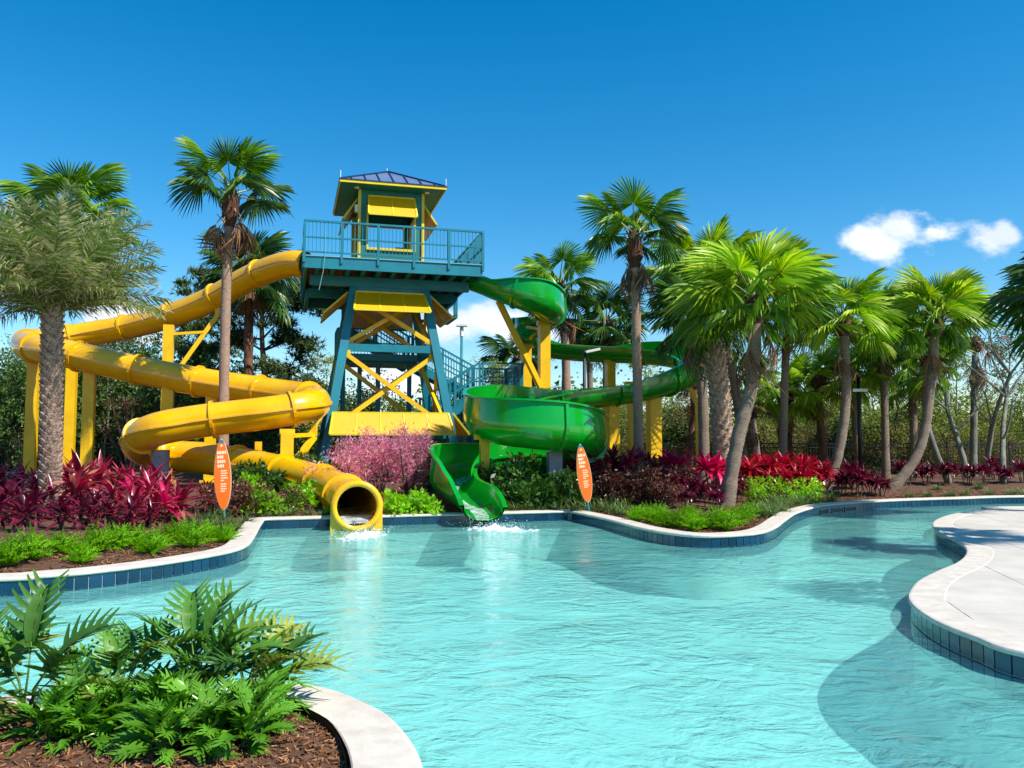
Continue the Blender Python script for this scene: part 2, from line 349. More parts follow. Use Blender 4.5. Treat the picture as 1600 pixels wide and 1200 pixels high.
shoreA = np.concatenate([a1, straight, a3[1:]])
B_px = [(1600, 792), (1545, 796), (1495, 803), (1467, 812), (1460, 822), (1474, 834), (1500, 847), (1513, 858), (1512, 869), (1498, 881), (1468, 894), (1440, 909), (1427, 925), (1425, 937), (1438, 953), (1472, 974), (1530, 997), (1600, 1020)]
Bw = [(60, 19.6), (22, 19.9)] + [tuple(on(x, y, .2)[:2]) for x, y in B_px] + [(4.5, 5.3), (4.9, 4.2), (4.2, 3.3), (2.4, 3.0), (.6, 2.75), (-.25, 2.8)]
C_px = [(650, 1200), (606, 1128), (562, 1102), (520, 1084), (470, 1073), (400, 1072), (300, 1078), (150, 1086), (0, 1092)]
Cw = [tuple(on(x, y, .2)[:2]) for x, y in C_px] + [(-5, 4.9), (-9, 4.7), (-20, 4.6)]
nB = (len(Bw)) * 8
shoreB = catmull(Bw + Cw, 8)

def wall_and_coping(shore, name, steps=.12):
    P, _ = resample(shore, steps)
    t = np.gradient(P, axis=0); t /= np.linalg.norm(t, axis=1)[:, None]; nrm = np.stack([-t[:, 1], t[:, 0]], 1)
    # wall band below the coping, then the coping itself
    def sweep(prof, nm, m, smooth):
        mb = MB(); k = len(prof)
        vs = [(P[i, 0] + nrm[i, 0] * o, P[i, 1] + nrm[i, 1] * o, z) for i in range(len(P)) for (o, z) in prof]
        fs = [(i * k + j, (i + 1) * k + j, (i + 1) * k + j + 1, i * k + j + 1) for i in range(len(P) - 1) for j in range(k - 1)]
        mb.add(vs, fs); return tag(mb.build(nm, m, None, smooth), kind='structure')
    wall = sweep([(0, -.17), (0, .168)], name + '_wall', 'grout', True); sweep([(.004, -1.4), (.004, -.165)], name + '_basin', 'pool_plaster', True)
    sweep([(0, .166), (-.022, .168), (-.034, .182), (-.034, .200), (-.024, .212), (-.004, .217), (.292, .220), (.300, .214), (.302, .05)], name + '_coping', 'coping', False)
    return wall, P, nrm
wallA, PA, nA = wall_and_coping(shoreA, 'far_pool')
wallB, PB, nBn = wall_and_coping(shoreB, 'near_pool')

tile_mb = MB(); TW = .1505; th = .012
e = .004
tile_mb.add([(-TW/2, 0, -TW/2), (TW/2, 0, -TW/2), (TW/2, 0, TW/2), (-TW/2, 0, TW/2),
             (-TW/2 + e, -th, -TW/2 + e), (TW/2 - e, -th, -TW/2 + e), (TW/2 - e, -th, TW/2 - e), (-TW/2 + e, -th, TW/2 - e)],
            [(4, 5, 6, 7), (0, 1, 5, 4), (1, 2, 6, 5), (2, 3, 7, 6), (3, 0, 4, 7)])
tile_me = tile_mb.mesh('tile', 'tile_blue')
def tiles(shore, wall, limit):
    P, st = resample(shore, .157)
    mid = (P[1:] + P[:-1]) / 2; tv = P[1:] - P[:-1]
    spots = []
    for i in range(len(mid)):
        x, y = mid[i]
        if y < 3.4 or abs(x) > .66 * y + .6: continue
        a = math.atan2(tv[i, 1], tv[i, 0])
        spots.append((y, x, a))
    spots.sort()
    rest = MB()
    for k, (y, x, a) in enumerate(spots):
        # outward (water side) is to the right of the heading
        for row in (0, 1):
            z = .168 - TW / 2 - .003 - row * .157
            M = Matrix.Translation((x, y, z)) @ Matrix.Rotation(a, 4, 'Z')
            if row == 0 and k < limit: ob('tile', tile_me, wall, M)
            else: rest.add([M @ Vector(p) for p in tile_mb.v], tile_mb.f)
    if rest.v: tag(rest.build('tile_band', 'tile_blue', wall), kind='stuff')
tiles(shoreA, wallA, 215); tiles(shoreB, wallB, 85)

def off(P, nrm, d): return P + nrm * d
def sstep(t): t = np.clip(t, 0, 1); return t * t * (3 - 2 * t)
SA = PA[(np.abs(PA[:, 0]) < 30)]
def gzs(xy):
    xy = np.asarray(xy, float); o = np.empty(len(xy))
    for i in range(0, len(xy), 4000):
        q = xy[i:i + 4000]; d = np.sqrt(((q[:, None, :] - SA[None, :, :]) ** 2).sum(2)).min(1)
        o[i:i + 4000] = .175 + .30 * sstep((d - .25) / 4.0)
    o += np.array([.05 * mnoise.noise((a * .9, b * .9, 0)) + .02 * mnoise.noise((a * 3, b * 3, 5)) for a, b in xy]) * (o > .19)
    return o
def gz(x, y): return float(gzs([(x, y)])[0])
def base(px, py):
    """place on the planted bank seen at this pixel"""
    z = .3
    for _ in range(4):
        p = on(px, py, z); z = gz(p.x, p.y)
    return Vector((p.x, p.y, z))
def col_at(px, d):
    """ground point at distance d in the vertical plane of a pixel column"""
    x = (px - 800) / FPX * d / math.cos(PITCH) * .9976
    return Vector((x, d, gz(x, d)))

def land(loop, inner, zf, name, m):
    vs = [Vector((float(a), float(b))) for a, b in loop] + [Vector((float(a), float(b))) for a, b in inner]
    n = len(loop); r = delaunay_2d_cdt(vs, [(i, (i + 1) % n) for i in range(n)], [], 1, 1e-5)
    xy = [(p.x, p.y) for p in r[0]]; z = zf(xy)
    mb = MB(); mb.add([(a, b, c) for (a, b), c in zip(xy, z)], [tuple(f) for f in r[2]])
    return tag(mb.build(name, m, None, True), kind='structure')
offA, _ = resample(off(PA, nA, .22), .3)
offA = offA[(offA[:, 0] > -50) & (offA[:, 0] < 50)]
loopA = [tuple(p) for p in offA] + [(50, 80), (900, 100), (900, 1500), (-900, 1500), (-900, 40), (-50, 20)]
def grid(x0, x1, y0, y1, s): return [(x + random.uniform(-.2, .2) * s, y + random.uniform(-.2, .2) * s) for x in np.arange(x0, x1, s) for y in np.arange(y0, y1, s)]
from mathutils.geometry import intersect_point_tri_2d
LA = np.array(loopA)
def inside(P, pts):
    pts = np.asarray(pts); c = np.zeros(len(pts), bool); j = len(P) - 1
    for i in range(len(P)):
        cond = ((P[i, 1] > pts[:, 1]) != (P[j, 1] > pts[:, 1]))
        with np.errstate(divide='ignore', invalid='ignore'):
            xi = (P[j, 0] - P[i, 0]) * (pts[:, 1] - P[i, 1]) / (P[j, 1] - P[i, 1]) + P[i, 0]
        c ^= cond & (pts[:, 0] < xi); j = i
    return c
g = np.array(grid(-17, 22, 8, 30, .42) + grid(-46, 46, 30.5, 72, 2.2)); g = g[inside(LA, g)]
dmin = np.array([np.min(np.hypot(offA[:, 0] - a, offA[:, 1] - b)) for a, b in g]); g = g[dmin > .15]
ground = land(loopA, [tuple(p) for p in g], gzs, 'ground', 'mulch')
# the far ground past the planting is rough grass over sandy soil
ground.data.materials.append(MATS['soil'])
for p in ground.data.polygons:
    if p.center.y > 31: p.material_index = 1

# ---- near bed (bottom left) and the paved deck (right), both inside the near shore line
iC = int(np.argmin(np.hypot(PB[:, 0] + .25, PB[:, 1] - 2.8)))
offB = off(PB, nBn, .296)
loopC = [tuple(p) for p in resample(offB[iC + 6:], .12)[0]] + [(-20, 2.0), (-.6, 2.0)]
def zC(xy): return [.185 + .05 * mnoise.noise((a * 2, b * 2, 3)) + .06 * min(1, max(0, (-a - .6) / 1.5)) for a, b in xy]
gC = np.array(grid(-6, -.4, 2.3, 5.4, .16)); gC = gC[inside(np.array(loopC), gC)]
land(loopC, [tuple(p) for p in gC], zC, 'planting_bed', 'mulch')
# black edging strip between coping and mulch
ed = MB(); Q = resample(off(PB, nBn, .31)[iC + 6:], .1)[0]
ed.add([(a, b, z) for a, b in Q for z in (.12, .235)], [(2 * i, 2 * i + 1, 2 * i + 3, 2 * i + 2) for i in range(len(Q) - 1)])
Q2 = resample(off(PB, nBn, .322)[iC + 6:], .1)[0]
ed.add([(a, b, z) for a, b in Q2 for z in (.12, .235)], [(2 * i, 2 * i + 2, 2 * i + 3, 2 * i + 1) for i in range(len(Q2) - 1)])
tag(ed.build('bed_edging', 'edging'), kind='structure')

loopB = [tuple(p) for p in resample(offB[:iC + 6], .12)[0]] + [(-.6, 1.9), (-20, 1.9), (-20, -8), (60, -8)]
deck = land(loopB, grid(-10, 30, -6, 18, 4)[:0], lambda xy: [.196] * len(xy), 'pool_deck', 'paver_joint')
# pavers: the deck outline cut by a joint grid, each stone its own piece
bm = bmesh.new(); bvs = [bm.verts.new((a, b, 0)) for a, b in resample(np.array([tuple(p) for p in off(PB, nBn, .268)[:iC + 6]] + loopB[-4:-3]), .15)[0]] + [bm.verts.new((-20, -8, 0)), bm.verts.new((60, -8, 0))]
bm.faces.new(bvs); bmesh.ops.triangulate(bm, faces=bm.faces[:])
bmesh.ops.bisect_plane(bm, geom=bm.verts[:] + bm.edges[:] + bm.faces[:], plane_co=(19, 0, 0), plane_no=(1, 0, 0), clear_outer=True)
bmesh.ops.bisect_plane(bm, geom=bm.verts[:] + bm.edges[:] + bm.faces[:], plane_co=(0, 4.4, 0), plane_no=(0, -1, 0), clear_outer=True)
bmesh.ops.bisect_plane(bm, geom=bm.verts[:] + bm.edges[:] + bm.faces[:], plane_co=(3.0, 0, 0), plane_no=(-1, 0, 0), clear_outer=True)
G = 1.05; ga = R(-14); gx = Vector((math.cos(ga), math.sin(ga), 0)); gy = Vector((-math.sin(ga), math.cos(ga), 0))
for ax in (gx, gy):
    for k in range(-10, 40):
        bmesh.ops.bisect_plane(bm, geom=bm.verts[:] + bm.edges[:] + bm.faces[:], plane_co=ax * (k * G), plane_no=ax)
cells = {}
for f in bm.faces:
    c = f.calc_center_median(); cells.setdefault((math.floor(c.dot(gx) / G), math.floor(c.dot(gy) / G)), []).append(f)
for key, fs in sorted(cells.items()):
    sub = bmesh.new(); mp = {}
    for f in fs:
        vv = []
        for v in f.verts:
            kk = (round(v.co.x, 5), round(v.co.y, 5))
            if kk not in mp: mp[kk] = sub.verts.new(v.co)
            vv.append(mp[kk])
        try: sub.faces.new(vv)
        except ValueError: pass
    if sum(f.calc_area() for f in sub.faces) < .02: sub.free(); continue
    bmesh.ops.recalc_face_normals(sub, faces=sub.faces[:])
    if sub.faces[:][0].normal.z < 0: bmesh.ops.reverse_faces(sub, faces=sub.faces[:])
    bmesh.ops.inset_region(sub, faces=sub.faces[:], thickness=.007, depth=0, use_boundary=True)
    rim = [f for f in sub.faces if any(len(e_.link_faces) == 1 for e_ in f.edges)]
    dz = random.uniform(-.0008, .0008)
    inner = set(sub.faces[:]) - set(rim)
    iv = {v for f in inner for v in f.verts}
    for v in sub.verts: v.co.z = .2125 + dz if v in iv else .198
    me = bpy.data.meshes.new('paver'); sub.to_mesh(me); sub.free(); me.materials.append(MATS['paver'])
    ob('paver', me, deck)
bm.free()

# ---- water and the pool shell
mb = MB(); mb.add([(-60, -2, -.85), (60, -2, -.85), (60, 26, -.85), (-60, 26, -.85)], [(0, 1, 2, 3)])
tag(mb.build('pool_floor', 'pool_plaster'), kind='structure')
mb = MB(); mb.add([(-60, 2, 0), (60, 2, 0), (60, 25.5, 0), (-60, 25.5, 0)], [(0, 1, 2, 3)])
tag(mb.build('water', 'water'), kind='structure')

def skimmer(px, py, wd, text):
    p = on(px, py); i = int(np.argmin(np.hypot(PA[:, 0] - p.x, PA[:, 1] - p.y))); t = PA[i + 1] - PA[i]; a = math.atan2(t[1], t[0])
    r = empty('pool_skimmer', (PA[i, 0], PA[i, 1], .02), a); tag(r, text, 'skimmer', 'skimmer openings in the pool wall')
    MB().box((0, -.016, .03), (wd - .06, .02, .09)).build('opening', 'black_steel', r)
    f = MB()
    for q in ((0, -.02, .085, wd, .02), (0, -.02, -.025, wd, .02)): f.box(q[:3], (q[3], .03, q[4]))
    f.box((-wd / 2 + .01, -.02, .03), (.02, .03, .09)); f.box((wd / 2 - .01, -.02, .03), (.02, .03, .09))
    f.build('rim', 'tile_blue', r)
skimmer(1287, 803, .5, 'leftmost dark skimmer slot in the far curved pool wall')
skimmer(1308, 800.5, .5, 'middle dark skimmer slot in the far curved pool wall')
skimmer(1328, 798, .5, 'rightmost dark skimmer slot in the far curved pool wall')

# ================================================================== SLIDE TOWER
TC = Vector((-4.35, 28.4, 0)); TR = R(15)
tower = tag(empty('slide_tower', (TC.x, TC.y, gz(TC.x, TC.y)), TR), 'teal steel slide tower with yellow braces, screens and roofed lookout cabin on top', 'tower')
TZ = tower.location.z
def tb(mb, name, m, parent=None, smooth=False): return mb.build(name, m, parent or tower, smooth, origin=(0, 0, TZ))
hw = lambda z: 1.15 + (6.9 - z) * .163
corners = [(-1, -1), (1, -1), (1, 1), (-1, 1)]
for cx, cy in corners:
    l_ = tb(MB().bar((cx * hw(.2), cy * hw(.2), .2), (cx * hw(6.9), cy * hw(6.9), 6.9), .27, .27, up=(0, 1, 0)), 'leg', 'teal_steel')
    tb(MB().box((cx * hw(.3), cy * hw(.3), .44), (.7, .7, .36)), 'footing', 'concrete', l_)
for z, h in ((1.95, .2), (4.77, .24), (6.72, .24)):
    for k in range(4):
        a = corners[k]; b = corners[(k + 1) % 4]; q = hw(z)
        dv = Vector((b[0] - a[0], b[1] - a[1], 0)).normalized() * .13
        tb(MB().bar(Vector((a[0] * q, a[1] * q, z)) + dv, Vector((b[0] * q, b[1] * q, z)) - dv, .14, h), 'beam', 'teal_steel')
for (z0, z1) in ((2.2, 4.55), (4.98, 6.5)):
    for k in range(4):
        a = corners[k]; b = corners[(k + 1) % 4]
        nrm_ = Vector((a[0] + b[0], a[1] + b[1], 0)).normalized()
        for s_, (p, q) in enumerate(((a, b), (b, a))):
            P0 = Vector((p[0] * (hw(z0) - .12), p[1] * (hw(z0) - .12), z0)); P1 = Vector((q[0] * (hw(z1) - .12), q[1] * (hw(z1) - .12), z1))
            o_ = nrm_ * (.08 + (.075 if s_ else -.075))
            br = tb(MB().bar(P0 + o_, P1 + o_, .10, .14), 'cross_brace', 'yellow_paint')
            if k == 0:
                for E in (P0, P1): tb(MB().box(E + o_, (.26, .02, .26)), 'gusset', 'yellow_paint', br)
def awning(zt, zb, r_top, r_bot, wt, wb, n, k, frame_m='trim_yellow', depth=None, parent=None):
    """a tilted screen on side k: frame bars and n mesh panels"""
    a = k * PI / 2; M = Matrix.Rotation(a, 4, 'Z')
    T0 = Vector((-wt, -r_top, zt)); T1 = Vector((wt, -r_top, zt)); B0 = Vector((-wb, -r_bot, zb)); B1 = Vector((wb, -r_bot, zb))
    f = MB()
    for p, q in ((T0, T1), (B0, B1), (T0, B0), (T1, B1)): f.bar(M @ p, M @ q, .055, .055)
    for i in range(1, n): f.bar(M @ T0.lerp(T1, i / n), M @ B0.lerp(B1, i / n), .035, .045)
    fr = tb(f, 'awning', frame_m, parent)
    for i in range(n):
        c = [T0.lerp(T1, i / n), T0.lerp(T1, (i + 1) / n), B0.lerp(B1, (i + 1) / n), B0.lerp(B1, i / n)]
        mid = sum(c, Vector()) / 4; c = [M @ (mid + (p - mid) * .96) for p in c]
        nn = (c[1] - c[0]).cross(c[3] - c[0]).normalized() * .006
        p = MB(); p.add([x + nn for x in c] + [x - nn for x in c], [(0, 1, 2, 3), (7, 6, 5, 4), (0, 4, 5, 1), (1, 5, 6, 2), (2, 6, 7, 3), (3, 7, 4, 0)])
        tb(p, 'screen_panel', 'yellow_screen', fr)
    return fr
for k in range(4):
    awning(2.66, 1.97, hw(2.66) + .2, hw(2.66) + .72, hw(2.66) - .02 if k == 0 else hw(2.66) - .1, hw(2.66) + .1, 5, k)
    awning(6.62, 5.92, hw(6.62) + .18, hw(6.62) + .92, 1.1, 1.22, 3, k)
# yellow screen wall high between the back legs
# ---- platform
u0, u1, v0, v1 = -2.73, 2.80, -2.48, 4.55; ZF = 7.49
for i in range(int((v1 - v0) / .145)):
    pass
tb(MB().box(((u0 + u1) / 2, (v0 + v1) / 2, 7.43), (u1 - u0 - .1, v1 - v0 - .1, .05)), 'floor_deck', 'deck_wood')
for (c, s_) in ((((u0 + u1) / 2, v0, 7.28), (u1 - u0 + .08, .08, .38)), (((u0 + u1) / 2, v1, 7.28), (u1 - u0 + .08, .08, .38)),
                ((u0, (v0 + v1) / 2, 7.28), (.08, v1 - v0 - .08, .38)), ((u1, (v0 + v1) / 2, 7.28), (.08, v1 - v0 - .08, .38))):
    tb(MB().box(c, s_), 'rim_beam', 'teal_steel')
tb(MB().box(((u0 + u1) / 2, v0 - .05, 7.47), (u1 - u0 + .1, .05, .03)), 'edge_trim', 'teal_light')
nj = 11
for i in range(nj):
    x = u0 + .1 + (u1 - u0 - .2) * (i + .5) / nj
    tb(MB().box((x, (v0 + v1) / 2, 7.26), (.13, v1 - v0 - .12, .27)), 'joist', 'teal_steel')
for v_ in (-1.2, 1.2, 3.6):
    tb(MB().box(((u0 + u1) / 2 - (.1 if v_ > 2 else 0), v_, 6.96), (u1 - u0 - .3, .2, .32)), 'main_beam', 'teal_steel')
for u_ in (u0 + .12, u1 - .25):
    tb(MB().box((u_, 2.9, 6.93), (.12, 3.2, .36)), 'main_beam', 'teal_steel')
# hanging frame below the right rear corner
fr = MB()
for a_, b_ in (((2.72, 1.4, 7.1), (2.72, 1.4, 6.35)), ((2.72, 3.2, 7.1), (2.72, 3.2, 6.35)), ((2.72, 1.34, 6.35), (2.72, 3.26, 6.35)), ((1.5, 3.2, 6.4), (2.72, 3.2, 6.4))): fr.bar(a_, b_, .14, .12)
tb(fr, 'hanger_frame', 'teal_steel')
# ---- railing round the platform
def railing(p, q, zf, zq=None, parent=None, org=None, h=1.07, post_step=1.15, last=True, mt='teal_steel', build=None):
    p = Vector((p[0], p[1], zf)); q = Vector((q[0], q[1], zf if zq is None else zq)); Ln = (q - p).length
    n = max(1, int(round(Ln / post_step)))
    top = build(MB().bar(p + Vector((0, 0, h)), q + Vector((0, 0, h)), .07, .06), 'top_rail', mt)
    build(MB().bar(p + Vector((0, 0, h * .52)), q + Vector((0, 0, h * .52)), .04, .045), 'mid_rail', mt)
    build(MB().bar(p + Vector((0, 0, .1)), q + Vector((0, 0, .1)), .04, .045), 'bottom_rail', mt)
    for i in range(n + (1 if last else 0)):
        c = p.lerp(q, i / n); build(MB().box(c + Vector((0, 0, h / 2 - .13)), (.075, .075, h + .2)), 'rail_post', mt)
    b = MB(); m = int(Ln / .115)
    for i in range(1, m):
        c = p.lerp(q, i / m); b.box(c + Vector((0, 0, h * .54)), (.018, .018, h * .86))
    build(b, 'balusters', mt)
bt = lambda mb, n_, m: tb(mb, n_, m)
e_ = .05
railing((u0 - e_, v0 - e_), (u1 + e_, v0 - e_), ZF, build=bt, last=False); railing((u1 + e_, v0 - e_), (u1 + e_, v1), ZF, build=bt, last=False)
railing((u1, v1 + e_), (u0, v1 + e_), ZF, build=bt, last=False)
railing((u0 - e_, v1), (u0 - e_, .75), ZF, build=bt); railing((u0 - e_, -.95), (u0 - e_, v0 - e_), ZF, build=bt, last=False)
tb(MB().bar((u1 - .75, v0 - .03, ZF + .05), (u1 + .03, v0 - .03, ZF + 1.02), .05, .07), 'rail_brace', 'teal_steel')
# hose hanging off the platform
tb(MB().tube([(u0 + .55, v0 - .1, 8.3), (u0 + .57, v0 - .12, 7.6), (u0 + .52, v0 - .12, 7.0), (u0 + .46, v0 - .1, 6.7), (u0 + .4, v0 - .1, 6.4)], .011, 6), 'hose', 'teal_light')
# ---- cabin
bx, by = 1.03, 1.42; ZE = 10.0
for cx, cy in corners:
    tb(MB().box((cx * (bx - .11), cy * (by - .11), (ZF + ZE) / 2), (.22, .22, ZE - ZF)), 'cabin_column', 'teal_wall')
    tr_ = MB(); z_ = (ZF + ZE) / 2; hh = ZE - ZF - .02
    tr_.box((cx * (bx + .012), cy * (by + .012), z_), (.09, .09, hh)); tb(tr_, 'corner_trim', 'trim_yellow')
for k in range(4):
    M = Matrix.Rotation(k * PI / 2, 4, 'Z'); w_ = (bx if k % 2 == 0 else by) - .22; r_ = (by if k % 2 == 0 else bx) - .06
    if k == 3: w_ = by - .22
    def rbx(c, s_, n_, m, M=M):
        tb(MB().box(M @ Vector(c), (abs((M @ Vector(s_)).x), abs((M @ Vector(s_)).y), s_[2])), n_, m)
    rbx((0, -r_, ZF + .26), (2 * w_, .08, .52), 'cabin_wall', 'teal_wall')
    rbx((0, -r_, ZE - .22), (2 * w_, .08, .44), 'cabin_wall', 'teal_wall')
    rbx((0, -r_ - .02, ZF + .56), (2 * w_, .15, .08), 'window_sill', 'trim_yellow')
    for s_ in (-1, 1): rbx((s_ * (w_ - .03), -r_ - .02, ZF + 1.3), (.06, .12, 1.4), 'window_jamb', 'trim_yellow')
    rbx((0, -r_ - .01, ZF + 2.03), (2 * w_ - .12, .1, .07), 'window_head', 'trim_yellow')
    ww = w_ - .06
    awning(ZE - .2, ZE - (.26 if k == 2 else .93), r_ + .08, r_ + (.85 if k == 2 else .58), ww, ww + .03, 2, k)
tb(MB().box((0, 0, ZE - .06), (2 * bx - .3, 2 * by - .3, .05)), 'ceiling', 'teal_wall')
tb(MB().box((.55, .5, ZF + .55), (.4, .5, 1.0)), 'control_desk', 'teal_wall')
# roof: hip with standing seams
rx, ry = 1.70, 2.08
rf = MB(); rf.add([(-rx, -ry, ZE + .1), (rx, -ry, ZE + .1), (rx, ry, ZE + .1), (-rx, ry, ZE + .1), (0, -.35, 11.0), (0, .35, 11.0)], [(0, 1, 4), (1, 2, 5, 4), (2, 3, 5), (3, 0, 4, 5)])
roof = tb(rf, 'roof', 'roof_metal')
tb(MB().box((0, 0, ZE + .015), (2 * rx - .08, 2 * ry - .08, .03)), 'soffit', 'teal_wall', roof)
for (c, s_) in (((0, -ry, ZE + .04), (2 * rx + .04, .04, .08)), ((0, ry, ZE + .04), (2 * rx + .04, .04, .08)), ((-rx, 0, ZE + .04), (.04, 2 * ry - .04, .08)), ((rx, 0, ZE + .04), (.04, 2 * ry - .04, .08))):
    tb(MB().box(c, s_), 'fascia', 'trim_yellow', roof)
    c2 = (c[0], c[1], ZE + .1)
    tb(MB().box(c2, (s_[0] + .04, s_[1] + .04, .03)), 'drip_edge', 'roof_seam', roof)
def rz_(u, v):
    a = (1 - abs(u) / rx) * .9; b = (1 - max(0, abs(v) - .35) / (ry - .35)) * .9
    return ZE + .1 + min(a, b)
for s_ in (-1, 1):
    for i in range(-3, 4):
        u = i * .45; vtop = -s_ * 0; 
        lim = .35 + (ry - .35) * (abs(u) / rx)
        tb(MB().bar((u, s_ * ry, rz_(u, ry) + .02), (u, s_ * lim, rz_(u, lim) + .02), .03, .05), 'roof_seam', 'roof_seam', roof)
    for i in range(-4, 5):
        v = i * .45; lim = rx * max(0, abs(v) - .35) / (ry - .35)
        if abs(lim) < rx - .1: tb(MB().bar((s_ * rx, v, rz_(rx, v) + .02), (s_ * max(lim, .02), v, rz_(lim, v) + .02), .03, .05), 'roof_seam', 'roof_seam', roof)
for a_, b_ in (((-rx, -ry), (0, -.35)), ((rx, -ry), (0, -.35)), ((rx, ry), (0, .35)), ((-rx, ry), (0, .35)), ((0, -.35), (0, .35))):
    tb(MB().bar((*a_, rz_(*a_) + .02), (*b_, rz_(*b_) + .02), .07, .05), 'hip_cap', 'roof_seam', roof)
for p in ((-rx, -ry, ZE + .12), (0, 0, 11.0), (rx, -ry, ZE + .12)): tb(MB().tube([p, (p[0], p[1], p[2] + .25)], .012, 5), 'lightning_rod', 'white_plastic', roof)
for u in (-1.15, 1.15): tb(MB().tube([(u, -1.62, ZE + .005), (u, -1.62, ZE - .03)], .075, 12), 'soffit_light', 'white_plastic')
tb(MB().tube([(-1.1, -1.3, ZE - .5), (-1.1, -1.3, ZE - .75)], .09, 10), 'loudspeaker', 'white_plastic')

# ================================================================== STAIRCASE behind the tower
stair = tag(empty('staircase', (TC.x, TC.y, TZ), TR), 'teal steel staircase with railed landings zigzagging up behind the slide tower', 'staircase')
sb = lambda mb, n_, m, p=None: mb.build(n_, m, p or stair, False, origin=(0, 0, TZ))
def landing(a, b, c, d, z):
    sb(MB().box(((a + b) / 2, (c + d) / 2, z - .1), (b - a, d - c, .2)), 'landing', 'teal_steel')
def flight(x0, x1, z0, z1, ya, yb):
    n = int(abs(z1 - z0) / .18)
    for yv in (ya, yb): sb(MB().bar((x0, yv, z0 - .12), (x1, yv, z1 - .12), .07, .3), 'stringer', 'teal_steel')
    for i in range(n):
        t = (i + .5) / n; sb(MB().box((x0 + (x1 - x0) * t, (ya + yb) / 2, z0 + (z1 - z0) * t - .04), (abs(x1 - x0) / n * 1.05, abs(yb - ya) - .08, .04)), 'tread', 'teal_steel')
    for yv in (ya, yb): railing((x0, yv), (x1, yv), z0, z1, build=sb, post_step=1.2)
landing(-1.5, 1.25, 1.75, 3.3, 4.75); railing((-1.5, 1.75), (1.2, 1.75), 4.75, build=sb); railing((-1.5, 3.3), (-1.5, 1.85), 4.75, build=sb)
flight(1.25, 3.55, 4.75, 3.55, 2.2, 3.2)
landing(3.55, 5.15, .95, 3.3, 3.55); railing((5.15, .95), (5.15, 3.3), 3.55, build=sb); railing((3.6, 3.3), (5.1, 3.3), 3.55, build=sb); railing((3.65, .95), (5.1, .95), 3.55, build=sb)
flight(3.55, 1.7, 3.55, 2.35, 1.0, 1.95)
landing(.4, 1.7, .9, 3.2, 2.35)
flight(1.7, 3.6, 2.35, 1.0, 2.2, 3.2)
flight(1.25, -1.2, 4.75, 6.2, 3.4, 4.4)
for (a, b, z) in ((-1.3, 1.9, 4.7), (-.05, 1.85, 4.7), (1.1, 1.9, 4.7), (-.6, 3.2, 4.7), (3.7, 1.1, 3.5), (5.0, 1.1, 3.5), (5.0, 3.1, 3.5), (3.7, 3.1, 3.5), (.5, 3.1, 2.3)):
    sb(MB().tube([(a, b, TZ - .1), (a, b, z)], .085, 10), 'column', 'teal_steel')

# ================================================================== WATER SLIDES
def frames(P):
    t = np.gradient(P[:, :3], axis=0); t /= np.linalg.norm(t, axis=1)[:, None]
    s_ = np.cross(t, [0, 0, 1]); s_ /= np.linalg.norm(s_, axis=1)[:, None]; n_ = np.cross(s_, t); return t, s_, n_
def sweep_sec(mb, P, s_, n_, profs, caps=True):
    k = len(profs[0]); vs = []
    for i in range(len(P)):
        for (a, b) in profs[i]: vs.append(P[i, :3] + s_[i] * a + n_[i] * b)
    m = len(P)
    fs = [(i * k + j, i * k + (j + 1) % k, (i + 1) * k + (j + 1) % k, (i + 1) * k + j) for i in range(m - 1) for j in range(k)]
    return mb.add([tuple(v) for v in vs], fs)
def ring_caps(mb, o, n): pass

# --- yellow closed tube
yroot_p = base(500, 800)
yslide = tag(empty('water_slide', tuple(yroot_p)), 'yellow enclosed tube slide coiling from the tower down to the pool', 'water slide')
Y = [(478, 413, 28.2), (455, 412, 28.4), (425, 420, 28.8), (385, 437, 29.4), (330, 468, 30.0), (270, 492, 30.6), (200, 511, 31.2), (130, 523, 31.2), (78, 530, 30.6), (47, 535, 29.5), (42, 541, 28.2), (72, 547, 27.2),
     (120, 556, 26.8), (180, 570, 26.6), (250, 585, 26.4), (320, 598, 26.2), (385, 608, 26.0), (440, 616, 25.6), (480, 622, 24.9), (492, 630, 24.0), (470, 637, 23.2), (420, 645, 22.9), (360, 652, 22.8), (300, 660, 22.6), (248, 670, 22.4),
     (219, 684, 22.8), (222, 700, 23.6), (262, 712, 24.1), (320, 716, 23.9), (390, 727, 23.2), (450, 741, 22.0), (502, 757, 20.6), (536, 774, 18.9), (552, 786, 17.6), (557.5, 791, 16.6)]
YP = catmull([tuple(at(*q)) for q in Y], 10); YP, ystep = resample(YP, .14)
yt, ys, yn = frames(YP)
r1, r0, NS = .455, .40, 28
circ = lambda r, n=NS: [(r * math.sin(2 * PI * j / n), -r * math.cos(2 * PI * j / n)) for j in range(n)]
seclen = 15; i = 0; nyl = len(YP)
cuts = list(range(0, nyl - 8, seclen)) + [nyl - 1]
